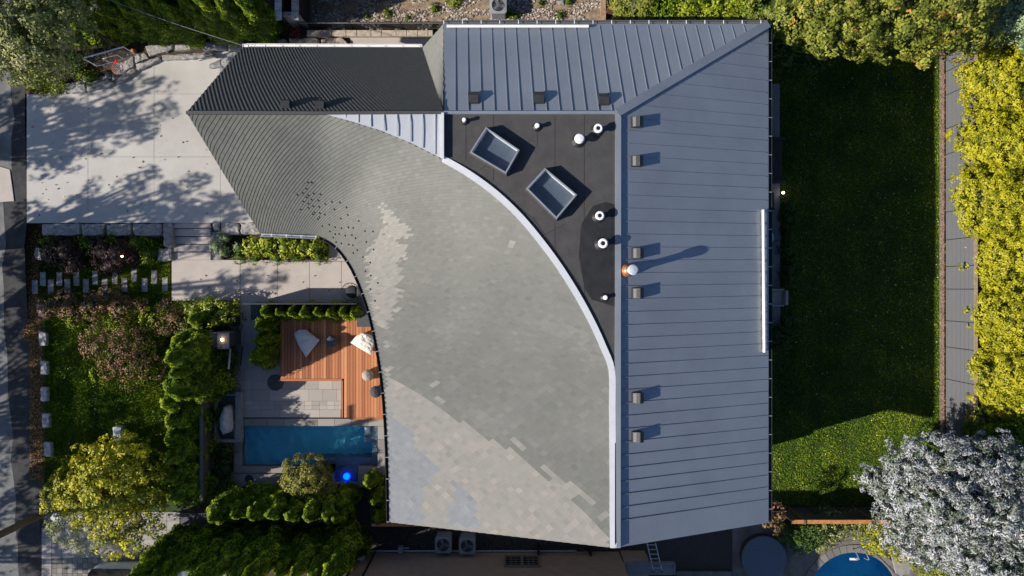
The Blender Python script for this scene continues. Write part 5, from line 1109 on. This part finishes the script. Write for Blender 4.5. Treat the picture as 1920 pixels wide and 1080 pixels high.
def car():
    cx, cy = -16.9, -13.62; t = thing('parked_car', 'white car with dark windows parked under the cedars at the bottom edge', 'car', (cx, cy, .04))
    CW = mat('car_white', (.62, .64, .66), .25, .03, 1)
    st = [(-2.32, .78, .45, .70, 0), (-2.2, .86, .30, .92, 0), (-1.7, .92, .22, 1.0, 0), (-.6, .93, .2, 1.0, 0), (.7, .93, .2, .98, 0), (1.5, .92, .22, .92, 0), (2.1, .86, .28, .80, 0), (2.35, .70, .4, .62, 0)]
    B = MB(); vs = []
    for x, w, zb, zt, _ in st:
        pr = [(-w*.9, zb), (-w, zb+.12), (-w, (zb+zt)/2), (-w*.97, zt-.06), (-w*.9, zt), (w*.9, zt), (w*.97, zt-.06), (w, (zb+zt)/2), (w, zb+.12), (w*.9, zb)]
        vs += [(cx+x, cy+y, z) for y, z in pr]
    m = 10; n = len(st); B.add(vs, [(i*m+j, (i+1)*m+j, (i+1)*m+(j+1) % m, i*m+(j+1) % m) for i in range(n-1) for j in range(m)]+[tuple(range(m)), tuple(range((n-1)*m, n*m))[::-1]])
    B.build('body', CW, t, smooth=True)
    g = MB(); gs = [(-2.24, .82, .74, .96), (-2.16, .85, .74, 1.35), (-2.0, .86, .73, 1.60), (-.6, .86, .70, 1.66), (.3, .86, .70, 1.64), (.8, .85, .70, 1.50), (1.35, .84, .72, .98)]; vs = []
    for x, wb, wt, zt in gs: k = (zt-.95)/.7; wt2 = wb+(wt-wb)*k; vs += [(cx+x, cy-wb, .95), (cx+x, cy-wt2, zt-.03), (cx+x, cy-wt2*.93, zt), (cx+x, cy+wt2*.93, zt), (cx+x, cy+wt2, zt-.03), (cx+x, cy+wb, .95)]
    m = 6; n = len(gs); g.add(vs, [(i*m+j, (i+1)*m+j, (i+1)*m+(j+1), i*m+j+1) for i in range(n-1) for j in range(5)]+[tuple(range(m)), tuple(range((n-1)*m, n*m))[::-1]]); g.build('windows', DARKGLASS, t)
    r = MB(); rs_ = [(-2.2, .69, 1.52), (-1.95, .695, 1.615), (-.6, .675, 1.675), (.3, .675, 1.655), (.75, .67, 1.53)]; vs = []
    for x, w, z in rs_: vs += [(cx+x, cy-w, z-.03), (cx+x, cy-w*.9, z+.012), (cx+x, cy+w*.9, z+.012), (cx+x, cy+w, z-.03)]
    r.add(vs, [(4*i+j, 4*i+4+j, 4*i+5+j, 4*i+j+1) for i in range(4) for j in range(3)]); r.build('roof', CW, t, smooth=True)
    for s in (-1, 1):
        for x1_, x2_, w_ in ((-2.25, -2.1, .12), (-1.35, -1.3, .34), (.25, .38, .10)):
            P_ = MB(); P_.add([(cx+x1_, cy+s*.865, .95), (cx+x1_+w_, cy+s*.865, .95), (cx+x2_+w_, cy+s*.735, 1.63), (cx+x2_, cy+s*.735, 1.63)], [(0, 1, 2, 3)]); P_.build('door_pillar', CW, t)
        R = MB(); R.path([(cx-1.3, cy+s*.62, 1.70), (cx-1.1, cy+s*.62, 1.73), (cx+.1, cy+s*.62, 1.73), (cx+.3, cy+s*.62, 1.68)], .02, 6); R.build('roof_rail', GALV, t)
        M_ = MB(); M_.box((cx+.85, cy+s*1.02, 1.02), (.14, .2, .13)); M_.build('mirror', CW, t, bevel=.03)
        H = MB(); H.box((cx+2.2, cy+s*.62, .68), (.16, .28, .12)); H.build('headlight', mat('lens', (.6, .6, .6), .1, 0), t); H = MB(); H.box((cx-2.26, cy+s*.64, .8), (.10, .22, .16)); H.build('taillight', mat('tail_red', (.06, .01, .01), .3, 0), t)
        for x in (-1.45, 1.45):
            Wm = MB(); Wm.tube((cx+x, cy+s*.72, .38), (cx+x, cy+s*.95, .38), .34, n=24); w = Wm.build('wheel', mat('rubber', (.02, .02, .02), .9, .1), t); w['_o'] = t['_o']; Wr = MB(); Wr.tube((cx+x, cy+s*.94, .38), (cx+x, cy+s*.962, .38), .22, n=20); Wr.build('rim', GALV, w)
        return t
car()
# ------------------------------------------------------------------ planting
def V3(x, y, h): v = Wd(x, y, h); return (v.x, v.y, h)
def bl(x, y, h, r, rz=None, ry=None): return (V3(x, y, h), (r, ry or r, rz or r*.8))   # blob seen at (x, y), centre height h
# columnar cedars: a few mother trees, copied
def cedar_proto(name, h, r, seed, n, size):
    rs = np.random.RandomState(seed); t = thing(name, 'x', 'cedar', (0, 0, 0))
    ph = rs.rand(7)*6.28; 
    def prof(z): return r*np.minimum(1, (z/.10+.25))**.5*np.maximum(0, 1-z)**.62*1.12
    def lump(a, z): 
        s = 0
        for k, (fa, fz, am) in enumerate(((2, 3.1, .13), (3, -5.3, .12), (5, 9, .09), (7, -13, .07), (4, 17, .06))): s = s+am*np.sin(fa*a+fz*z*h*.5+ph[k])
        return 1+s
    z = rs.rand(n)**1.15; a = rs.rand(n)*6.2832; R = prof(z)*lump(a, z)*(1-.10*rs.rand(n)**2)
    P = np.stack([R*np.cos(a), R*np.sin(a), z*h+.08], 1); N = np.stack([np.cos(a), np.sin(a), np.full(n, .55)], 1)+rs.normal(size=(n, 3))*.45
    tone = .5+(lump(a, z)-1)*1.1+rs.normal(size=n)*.12
    cv = []; cf = []; m1, m2 = 12, 16
    for j in range(m1+1):
        zz = j/m1*.97
        for i in range(m2): aa = 2*math.pi*i/m2; q = float(prof(np.array(zz))*lump(aa, zz))*.90; cv.append((q*math.cos(aa), q*math.sin(aa), zz*h+.08))
    cf = [(j*m2+i, j*m2+(i+1) % m2, (j+1)*m2+(i+1) % m2, (j+1)*m2+i) for j in range(m1) for i in range(m2)]
    me = leaf_mesh('crown', P, N, size*(.6+.8*rs.rand(n)), .5, tone, (cv, cf, .18)); me.materials.append(G_CEDAR); o = bpy.data.objects.new('crown', me); SC.collection.objects.link(o); o.parent = t
    mb = MB(); mb.tube((0, 0, 0), (0, 0, h*.9), .07, .02, 7); mb.build('trunk', BARK, t); return t
TALL = [cedar_proto('cedar', 5.0, .82, s, 5200, .12) for s in (1, 2, 3, 4)]
SMALL = [cedar_proto('cedar', 1.8, .46, s, 1900, .075) for s in (11, 12, 13)]
used = set()
def cedar(pool, k, base, rz, sc, label, group):
    p = pool[k % len(pool)]
    if id(p) not in used:
        used.add(id(p)); p.location = base; p.rotation_euler = (0, 0, rz); p.scale = sc; p['label'] = label; p['group'] = group; return p
    return dup(p, base, rz, sc, label, group)
cr = random.Random(21)
ORD = ['first', 'second', 'third', 'fourth', 'fifth', 'sixth', 'seventh', 'eighth', 'ninth', 'tenth', 'eleventh', 'twelfth', 'thirteenth', 'fourteenth']
for k, x in enumerate((168, 202, 238, 272, 306, 340, 374, 408, 442, 476, 510)):
    b_ = Wd(x+cr.uniform(-4, 4), 64+cr.uniform(-4, 3)-(4 if x > 400 else 0), .6); s = cr.uniform(.82, .98); cedar(TALL, k, b_, cr.random()*6, (s*.86, s*.86, s*cr.uniform(.85, 1.15)), f'tall bright green cedar, {ORD[k]} from the left in the row behind the driveway', 'cedars behind the driveway')
for k, x in enumerate((185, 225, 265, 305, 345, 385, 425, 465)):
    b_ = Wd(x, 26, .6); s = cr.uniform(.8, .95); cedar(TALL, k+1, b_, cr.random()*6, (s*1.1, s*1.1, s), f'tall cedar of the back row, {ORD[k]} from the left at the top edge', 'cedars behind the driveway')
for k, (x, y) in enumerate(((392, 596), (408, 656), (404, 681), (410, 706), (372, 710), (368, 738), (374, 770), (368, 802), (376, 834), (370, 866), (378, 898), (380, 640), (378, 672))):
    b_ = Wd(x+cr.uniform(-3, 3), y, 0); s = cr.uniform(.52, .62)*(.72 if k == 0 else 1.5 if k in (1, 2, 3) else 1); w_ = 1.25 if k in (1, 2, 3) else 1.65; cedar(TALL, k+2, b_, cr.random()*6, (s*w_, s*w_, s), f'bushy cedar, {ORD[k]} from the north in the hedge beside the front lawn', 'cedars between lawn and pool')
for k, xt in enumerate((395, 432, 468, 504, 540, 574, 606)):
    b_ = Wd(960-(960-xt)/1.095, 932+cr.uniform(-4, 4), 0); s = cr.uniform(.50, .58); cedar(TALL, k+3, b_, cr.random()*6, (s*1.5, s*1.5, s), f'bushy cedar, {ORD[k]} from the left in the row south of the pool', 'cedars south of the pool')
for k, (x, y) in enumerate(((656, 922), (650, 946), (636, 948))):
    b_ = Wd(x, y, 0); s = cr.uniform(.40, .46); cedar(TALL, k, b_, cr.random()*6, (s*1.5, s*1.5, s), f'rounded cedar at the pool corner, {ORD[k]} from the north', 'cedars south of the pool')
for k, x in enumerate((352, 384, 416, 448, 480, 512, 544, 576, 608, 640, 670)):
    b_ = Wd(x, 1002+cr.uniform(-4, 4)+(4 if k % 2 else 0), 0); s = cr.uniform(.98, 1.15); cedar(TALL, k+1, b_, cr.random()*6, (s*.80, s*.80, s*cr.uniform(.85, 1.15)), f'tall dark cedar, {ORD[k]} from the left along the bottom edge', 'cedars along the bottom edge')
for k, x in enumerate((497, 523, 547, 571, 596, 620, 643, 663)):
    b_ = Wd(960-(960-x)/1.045, 583, 0); s = cr.uniform(.88, 1.0); cedar(SMALL, k, b_, cr.random()*6, (s, s, s), f'small clipped cedar, {ORD[k]} from the left behind the black screen', 'small cedars round the deck')
for k, (x, y, s) in enumerate(((508, 608, 1.0), (510, 634, 1.05), (508, 662, 1.3))):
    b_ = Wd(x, y, 0); cedar(SMALL, k, b_, cr.random()*6, (s, s, s), f'small cedar at the west edge of the deck, {ORD[k]} from the north', 'small cedars round the deck')
for k, (x, y) in enumerate(((702, 895), (718, 960), (712, 925))):
    b_ = Wd(x, y, 0); cedar(SMALL, k+1, b_, cr.random()*6, (.9, .9, .8), f'low dark cedar by the house wall south of the pool, {ORD[k]} from the north', 'small cedars by the house wall')

# east side yellow-green trees
YT = [(1880, 150, 66, 3.2, 'northernmost yellow-green tree beyond the grey fence'), (1870, 262, 56, 3.0, 'second yellow-green tree from the north beyond the grey fence'), (1868, 376, 66, 3.2, 'third yellow-green tree from the north, bulging over the grey fence'), (1890, 492, 58, 2.8, 'duller yellow-green tree in the middle of the row beyond the fence'), (1896, 603, 60, 3.1, 'fifth yellow-green tree from the north beyond the fence'), (1900, 720, 66, 3.1, 'sixth yellow-green tree from the north beyond the fence')]
for k, (x, y, ry, h, lab) in enumerate(YT):
    s = (CAMH-h)/FPX; R = ry*s; cX, cY = (x-960)*s, (540-y)*s; b_ = (max(cX, 21.0), cY, 0)
    blobs = [bl(x, y, h-.9, R*1.0, 1.1), bl(x-24, y-16, h-1.0, R*.66, .9), bl(x-20, y+22, h-1.1, R*.62, .9), bl(x+34, y+5, h-.7, R*.9, 1.2), bl(x+10, y-ry*.6, h-1.0, R*.5, .8), bl(x+14, y+ry*.6, h-1.0, R*.5, .8)]
    tree('yellow_green_tree', lab, 'tree', b_, blobs, G_YEL, 430, .10, 40+k, .12, 'trees beyond the grey fence', clump=.17, core=.76, spread=.30, up=.4, coretone=.05, toneband=.5, gap=.1)
shrub('dark_shrub', 'dark green shrub at the south end of the row beyond the fence', 'shrub', Wd(1880, 800, 0), [bl(1880, 812, 2.2, 1.2), bl(1850, 825, 1.8, .8), bl(1920, 870, 2.5, 1.3)], G_CEDAR, 260, .12, 61, clump=.22)
# big olive crown along the top right
OB = [bl(1480, 10, 5.6, 1.3, 1.1), bl(1530, 28, 5.6, 1.2, 1.0), bl(1590, 30, 5.8, 1.4, 1.1), bl(1632, 48, 5.4, 1.0, .9), bl(1668, 30, 5.7, 1.3, 1.1), bl(1720, 45, 5.5, 1.1, 1.0), bl(1760, 20, 5.8, 1.4, 1.1), bl(1800, 30, 5.5, 1.0, 1.0), bl(1560, -20, 6.2, 1.8), bl(1680, -25, 6.4, 1.9), bl(1790, -20, 6.2, 1.6), bl(1826, 66, 4.9, .55, .5), bl(1780, 75, 4.6, .5, .45)]
tree('maple_tree', 'wide olive-green tree with orange-tipped leaves over the north end of the back lawn', 'tree', Wd(1640, 20, 0), OB, G_OLIVE, 240, .135, 71, .22, clump=.28, core=.58, spread=.32, up=.3, gap=.22, toneband=.5, coretone=.03)
tree('shade_tree', 'dark shaded evergreen under the olive tree beside the metal roof', 'tree', Wd(1480, 60, 0), [bl(1478, 62, 3.2, 1.3), bl(1520, 75, 2.8, 1.1), bl(1460, 35, 3.6, 1.2)], G_DARK, 200, .14, 72, .1, clump=.3)
for k, (x, y, r, lab) in enumerate(((1195, 8, 1.0, 'olive shrub at the west end of the row behind the wooden fence'), (1240, 2, 1.0, 'second shrub from the west behind the wooden fence'), (1290, -2, 1.1, 'middle shrub behind the wooden fence'), (1345, 0, 1.15, 'bright lime shrub behind the wooden fence'), (1405, -2, 1.2, 'brightest lime-yellow shrub behind the wooden fence next to the olive tree'))):
    b_ = Wd(960+(x-960)*.9, 540+(y-540)*.92, 0); shrub('hedge_shrub', lab, 'shrub', b_, [bl(x, y, 2.7, r, 1.0), bl(x+16, y+6, 2.5, r*.6, .7), bl(x-14, y+5, 2.5, r*.6, .7)], G_LIME if k > 2 else G_OLIVE if k == 0 else G_CEDAR if k == 1 else G_LIME, 260, .12, 80+k, 'shrubs behind the wooden fence', clump=.22, core=.78, up=.5)
tree('sage_tree', 'grey-green tree at the top right corner', 'tree', Wd(1890, 20, 0), [bl(1905, 38, 4.6, .85, .8), bl(1930, 20, 4.8, 1.2), bl(1890, 22, 4.4, .6, .6)], G_SAGE, 260, .12, 91, .12, clump=.25, core=.75)
tree('dark_tree', 'nearly black tree behind the grey-green one at the top right corner', 'tree', Wd(1880, -10, 0), [bl(1905, -15, 3.8, 1.3), bl(1870, -10, 3.2, .9)], G_DARK, 180, .14, 92, .12, clump=.3)
# corner roof top right
t = thing('shed', 'brown shed roof corner at the top right', 'shed', (Wd(1900, 85).x, Wd(1900, 85).y, 0)); mb = MB(); a_, b_, c_, d_ = Wd(1893, 92, 2), Wd(1892, 62, 2.2), Wd(1990, 60, 2.2), Wd(1990, 93, 2.0)
mb.add([a_, d_, c_, b_]+[q-Vector((0, 0, .1)) for q in (a_, d_, c_, b_)], [(0, 1, 2, 3), (7, 6, 5, 4), (0, 4, 5, 1), (1, 5, 6, 2), (2, 6, 7, 3), (3, 7, 4, 0)]); mb.build('roof', mat('brown_roof', (.20, .14, .10), .85, .2, 5), t); mb = MB(); mb.prism([(a_.x+.1, a_.y+.1), (d_.x, d_.y+.1), (c_.x, c_.y-.1), (b_.x+.1, b_.y-.1)], 0, 1.88); mb.build('wall', WOODB, t)

# silver spruce
SB = [bl(1800, 950, 4.4, 1.7, 1.5), bl(1715, 930, 3.7, 1.2, 1.0), bl(1660, 905, 3.2, .75, .6), bl(1632, 897, 3.0, .42, .4), bl(1700, 880, 3.6, .85, .8), bl(1735, 855, 3.8, .75, .7), bl(1775, 872, 4.2, 1.0, .9), bl(1835, 868, 4.2, .95, .9), bl(1880, 875, 4.3, .95, .9), bl(1915, 930, 4.4, 1.3, 1.1), bl(1695, 985, 3.4, .95, .8), bl(1740, 1008, 3.6, .95, .8), bl(1800, 1020, 4.0, 1.2, 1.0), bl(1860, 1045, 4.0, 1.2, 1.0), bl(1910, 1060, 4.2, 1.3, 1.0), bl(1865, 960, 5.0, 1.2, 1.0), bl(1750, 1042, 3.2, .45, .45), bl(1760, 945, 5.0, .9, .8)]
t = thing('silver_tree', 'large silvery grey-white tree at the lower right corner', 'tree', (Wd(1800, 940, 0).x*.92, Wd(1800, 940, 0).y*.92, 0))
limbs(t, Vector(t['_o']), SB, .2, BARK, 5)
foliage('crown', SB, 380, .14, t, G_SILVER, 101, aspect=.26, clump=.17, core=.60, spread=.34, up=.3, jit=1.0, gap=.18, coretone=.02, toneband=.55)
# trees at left
GB = [bl(150, 905, 2.4, .9, .8), bl(190, 880, 2.8, 1.0, .9), bl(225, 862, 3.0, .9, .8), bl(262, 885, 2.8, .9, .8), bl(205, 915, 3.4, 1.1, .9), bl(165, 935, 2.6, .8, .7), bl(120, 925, 2.0, .7, .6), bl(240, 935, 2.8, .7, .6), bl(285, 915, 2.4, .6, .6), bl(290, 945, 2.1, .5, .5), bl(230, 975, 2.4, .7, .6), bl(258, 1010, 2.0, .55, .5), bl(212, 1030, 1.8, .4, .5), bl(200, 985, 2.2, .6, .6), bl(285, 985, 1.8, .4, .4)]
tree('golden_tree', 'bright golden-yellow leafy tree above the white car', 'tree', Wd(250, 905, 0), GB, G_GOLD, 170, .125, 111, .12, clump=.20, core=.0, spread=.3, gap=.35, up=.5)
tree('thin_tree', 'thin brownish half-bare tree beneath the golden tree', 'tree', Wd(180, 935, 0), [bl(130, 985, 2.2, .7, .6), bl(165, 1005, 2.0, .6, .5), bl(205, 990, 2.2, .7, .6), bl(240, 950, 2.0, .9, .6), bl(112, 960, 2.0, .5, .5)], G_GREY, 150, .10, 112, .08, clump=.28, core=0, gap=.15)
TB = [bl(40, 30, 6.0, 1.6, 1.2), bl(95, 55, 5.4, 1.2, 1.0), bl(20, 85, 5.4, 1.2, 1.0), bl(70, 105, 5.0, 1.0, .8), bl(125, 90, 4.8, .7, .6), bl(-20, 20, 6, 1.8), bl(100, 10, 5.6, 1.2, .9), bl(50, 70, 6.0, 1.2, 1.0)]
tree('corner_tree', 'grey-green leafy tree with pinkish twigs at the top left corner', 'tree', Wd(90, 110, .5), TB, G_GREY, 210, .11, 121, .16, clump=.22, core=.0, spread=.35, gap=.25, toneband=.5)
mb = MB(); tw = random.Random(4)
for k in range(26):
    a_ = Wd(75+tw.uniform(0, 15), 100+tw.uniform(0, 12), 4.6); b_ = Wd(105+tw.uniform(-20, 40), 60+tw.uniform(-20, 45), 5.2); mb.tube(a_, a_.lerp(b_, .6)+Vector((tw.uniform(-.2, .2), tw.uniform(-.2, .2), .1)), .02, .012, 4); mb.tube(a_.lerp(b_, .6), b_, .012, .004, 4)
solo('bare_branches', mb, mat('grey_twig', (.30, .26, .24), .9, .2), 'bare grey twiggy shrub sticking up beside the top left tree', 'shrub')
for k, (x, y, r) in enumerate(((75, 155, .55), (110, 160, .35), (140, 120, .5), (165, 145, .35))): shrub('low_shrub', ['green and orange low shrub at the driveway corner by the street', 'small olive shrub left of the kerb stones', 'shaded shrub below the corner tree', 'tiny green tuft below the hoop backboard'][k], 'shrub', Wd(x, y, .6), [bl(x, y, .8, r, r*.7)], [G_LIME, G_HYD, G_DARK, G_CEDAR][k], 260, .09, 130+k, clump=.16)

# front garden shrubs
for k, (bs, m, lab, d, sz, kw) in enumerate((
    ([(95, 478, .5, .55), (125, 472, .6, .6), (140, 492, .5, .5)], G_BARB, 'dark purple barberry nearest the street', 300, .08, {}),
    ([(195, 470, .6, .6), (225, 480, .7, .65), (205, 498, .5, .5), (252, 482, .5, .35)], G_BARB, 'dark purple barberry near the stone slab, right of the first', 300, .08, {}),
    ([(95, 572, .5, .5), (125, 560, .5, .4), (135, 585, .5, .5)], G_RUST, 'red-brown shrub beside the half-hidden kerb block', 280, .085, dict(core=.5)),
    ([(175, 575, .5, .55), (205, 558, .6, .5), (230, 580, .6, .5), (265, 572, .4, .3)], G_RUST, 'wide red-brown shrub south of the stepping stones', 280, .085, dict(core=.5)),
    ([(185, 640, .7, .7), (215, 655, .9, .8), (240, 640, .8, .7), (210, 690, .6, .5), (250, 680, .7, .6), (245, 715, .4, .4), (170, 652, .5, .4), (275, 640, .5, .5), (285, 690, .4, .5)], G_RUST, 'large open reddish smoke bush in the middle of the lawn', 150, .085, dict(core=0, gap=.28)),
    ([(318, 580, .8, .45), (315, 610, .7, .4), (338, 600, .8, .4)], G_RUST, 'twiggy red-brown shrub against the cedar hedge', 220, .08, dict(core=0)),
    ([(230, 610, .25, .8), (290, 600, .25, .6), (180, 605, .25, .5), (140, 600, .2, .3), (190, 700, .2, .4), (270, 700, .2, .5), (225, 625, .3, .5), (270, 655, .25, .5)], G_LIME, 'spreading green ground plants between the red-brown shrubs', 200, .08, dict(core=0, gap=.2)),
    ([(165, 455, .3, .5), (210, 450, .3, .5), (260, 455, .3, .6), (100, 450, .3, .4), (285, 475, .3, .4)], G_CEDAR, 'low green plants growing under the retaining blocks', 250, .08, {}),
    ([(274, 483, .4, .28)], G_LIME, 'small yellow-green tuft in front of the stone slab', 300, .08, {}),
    ([(365, 583, .7, .45), (395, 578, .8, .45), (425, 580, .7, .5), (400, 600, .6, .4)], G_HYD, 'hydrangea with cream flowers beside the path above the hedge', 220, .11, {}),
    ([(440, 600, .5, .4), (350, 615, .6, .4), (385, 620, .5, .5)], G_DARK, 'dark green shrub behind the stone pillar', 220, .11, {}),
    ([(428, 690, .7, .4), (415, 715, .7, .5), (435, 725, .5, .25)], G_DARK, 'dark shrub between the gate and the basin', 220, .09, {}),
    ([(420, 850, .4, .4), (422, 880, .4, .4), (420, 905, .4, .35)], G_DARK, 'dark low planting beside the board fence', 220, .09, {}),
    ([(475, 462, .5, .4), (505, 460, .55, .4), (535, 462, .55, .45), (565, 462, .5, .4), (592, 462, .5, .38)], G_HYD, 'long hydrangea clump with yellow and pink heads under the short gutter', 230, .12, dict(clump=.2)),
    ([(450, 480, .3, .3), (480, 483, .3, .3), (520, 483, .3, .3), (560, 482, .3, .3), (600, 478, .3, .35), (604, 460, .3, .3)], G_CEDAR, 'low dark green edging under the hydrangeas', 280, .07, dict(clump=.14)),
    ([(416, 440, .5, .18), (424, 443, .6, .18), (407, 461, .5, .32), (418, 448, .5, .2), (422, 472, .4, .22), (445, 462, .4, .18)], G_SAGE, 'cluster of round blue-green shrubs beside the steps', 420, .06, dict(clump=.1, core=.85, spread=.05)),
    ([(1500, 1000, .5, .8), (1530, 990, .7, .7), (1480, 990, .6, .6)], G_DARK, 'dark green shrub south of the orange-railed fence', 220, .1, {}),
    ([(1560, 985, .8, .7), (1600, 985, .7, .6), (1540, 1020, .4, .35), (1620, 990, .6, .5)], G_GREY, 'trailing green shrub spilling toward the circular pool', 190, .1, dict(core=.4)),
    ([(1640, 1005, 1.0, .6), (1670, 1012, 1.1, .7), (1695, 1030, 1.0, .5), (1660, 990, .9, .6)], G_GOLD, 'yellow-green shrub between the circular pool and the silver tree', 230, .11, dict(core=.4)),
    ([(1745, 1045, 1.2, .8), (1780, 1060, 1.2, .9), (1820, 1070, 1.2, .9), (1860, 1075, 1.2, .9)], G_OLIVE, 'mixed olive and rust shrub below the silver tree', 220, .11, {}),
    ([(1452, 960, 2.3, .35), (1448, 985, 2.2, .3)], G_RUST, 'dry tan twiggy shrub at the south-east corner of the roof', 260, .1, dict(core=0)),
    ([(1478, 385, .3, .4), (1478, 410, .3, .38)], G_DARK, 'first low dark shrub beside the terrace', 240, .08, {}),
    ([(1478, 440, .3, .38), (1477, 470, .3, .4)], G_DARK, 'second low dark shrub beside the terrace', 240, .08, {}),
    ([(1478, 505, .3, .38), (1476, 530, .3, .38)], G_DARK, 'low dark shrub beside the upholstered armchair', 240, .08, {}),
    ([(1455, 625, .4, .4), (1475, 605, .4, .4), (1470, 635, .4, .4)], G_DARK, 'dark shrub closing the south end of the terrace', 240, .09, {}),
    ([(1440, 1005, .0, .0)], None, '', 0, 0, {}))):
    if m is None: continue
    blobs = [bl(x, y, h, r, max(.2, min(r*.8, h+.05))) for x, y, h, r in bs]; cx = sum(b[0][0] for b in blobs)/len(blobs); cy = sum(b[0][1] for b in blobs)/len(blobs)
    kw = dict(dict(clump=.17), **kw)
    nm = {id(G_BARB): 'barberry', id(G_RUST): 'russet_shrub', id(G_HYD): 'hydrangea', id(G_GOLD): 'golden_shrub'}.get(id(m), 'green_shrub')
    shrub(nm, lab, 'shrub', (cx, cy, 0), blobs, m, d, sz, 200+k, **kw)
shrub('round_pine', 'round olive-coloured pine shrub leaning over the south edge of the pool', 'shrub', Wd(590, 898, 0), [bl(576, 895, .9, .98, .78), bl(556, 905, .85, .6, .55), bl(596, 914, .85, .7, .55)], G_PINE, 700, .10, 301, aspect=.28, clump=.17, core=.62, spread=.16, jit=.9, coretone=.3)
# small weeds among the pebbles
for k, (x, y, r) in enumerate(((688, 30, .16), (728, 25, .2), (816, 16, .22), (852, 2, .35), (955, 25, .2), (968, 30, .2), (1050, 28, .2), (765, 33, .12), (1067, 3, .2), (1015, 5, .16))):
    shrub('weed', ['small weed by the chain-link fence, westernmost', 'leafy weed second from the west on the pebbles', 'leafy weed left of the pale air conditioner', 'bright lime plant at the top edge of the pebbles', 'weed right below the pale air conditioner', 'weed just east of the pale air conditioner', 'weed near the timber edging', 'tiny weed by the low wall', 'weed beside the flat grey rock', 'small weed at the top edge of the pebble yard'][k], 'plant', Wd(x, y, .6), [bl(x, y, .68, r, r*.7)], G_LIME if k == 3 else G_CEDAR, 300, .07, 320+k, 'weeds on the pebbles', stem=False, clump=.08)
shrub('red_plant', 'small plant with red leaves at the end of the wire fence', 'plant', Wd(558, 66, .6), [bl(558, 64, .8, .28, .25)], mat_tone('red_leaf', [(0, (.08, .01, .01)), (1, (.5, .06, .04))], .6), 180, .08, 335, core=0, clump=.12)

# unseen trees added west of the frame, crowns shaped to throw the dappled shade
def off(ts, h): # crown centre that shades the photo point ts from height h
    g = Wd(ts[0], ts[1], ts[2] if len(ts) > 2 else 0.3); L = (h-g.z)/math.tan(SUN_EL); return (g.x-math.cos(SUN_AZ)*L, g.y-math.sin(SUN_AZ)*L, h)
STT = [('spreading unseen tree added to shade the driveway', [((95, 225), 8.0, 1.15), ((165, 222), 8.3, 1.2), ((225, 236), 8.2, 1.0), ((105, 298), 7.4, .7), ((160, 290), 7.6, .5), ((262, 165), 8.4, .7), ((285, 245), 8.6, .5), ((330, 205), 8.6, .35), ((320, 160), 8.6, .3), ((70, 190), 7.6, .6)]),
       ('street tree across the road, south of the driveway', [((100, 400), 7.2, .55), ((175, 398), 7.6, .7), ((250, 392), 7.8, .75), ((330, 390), 8.2, .8), ((400, 396), 8.2, .8), ((460, 400), 8.6, .7), ((350, 432), 8.3, .75), ((410, 430), 8.5, .7), ((300, 425), 8.2, .7), ((190, 350), 7.6, .32), ((262, 345), 7.8, .3), ((305, 330), 8.0, .32), ((355, 350), 8.3, .32), ((398, 345), 8.4, .34)]),
       ('unseen tree added to shade the stepping stones and the path', [((110, 480), 7.2, .9), ((190, 460), 7.6, .8), ((60, 520), 7.0, 1.2), ((370, 545), 8.4, .6), ((430, 525), 8.7, .5), ((490, 530), 8.9, .3), ((250, 520), 8.0, .5), ((345, 448), 8.2, .55), ((380, 470), 8.3, .4)]),
       ('dense unseen tree added to shade the front lawn', [((40, 650), 7.2, 1.1), ((45, 720), 7.6, 1.1), ((30, 590), 7.0, .8), ((95, 815), 7.4, 1.1), ((190, 825), 8.0, .9), ((280, 835), 8.3, .8), ((40, 780), 7.0, 1.1), ((110, 665), 7.8, .5), ((100, 745), 7.6, .7), ((200, 775), 7.8, .6)]),
       ('southern unseen tree added to shade the ground near the golden tree', [((60, 900), 7.0, 1.5), ((40, 1010), 7.0, 1.3), ((140, 1060), 7.0, 1.1)])]
for k, (lab, cl) in enumerate(STT):
    blobs = [(off(ts, h), (r, r, r*.75)) for ts, h, r in cl]; cx = sum(b[0][0] for b in blobs)/len(blobs)-1; cy = sum(b[0][1] for b in blobs)/len(blobs)
    tree('offframe_shade_tree', lab, 'tree', (cx, cy, 0), blobs, G_LIME, 70, .19, 400+k, .22, 'unseen trees added for their shade', clump=.34, core=.45 if k > 2 else .3, spread=.35, gap=.15 if k > 2 else .25, low=-.9)
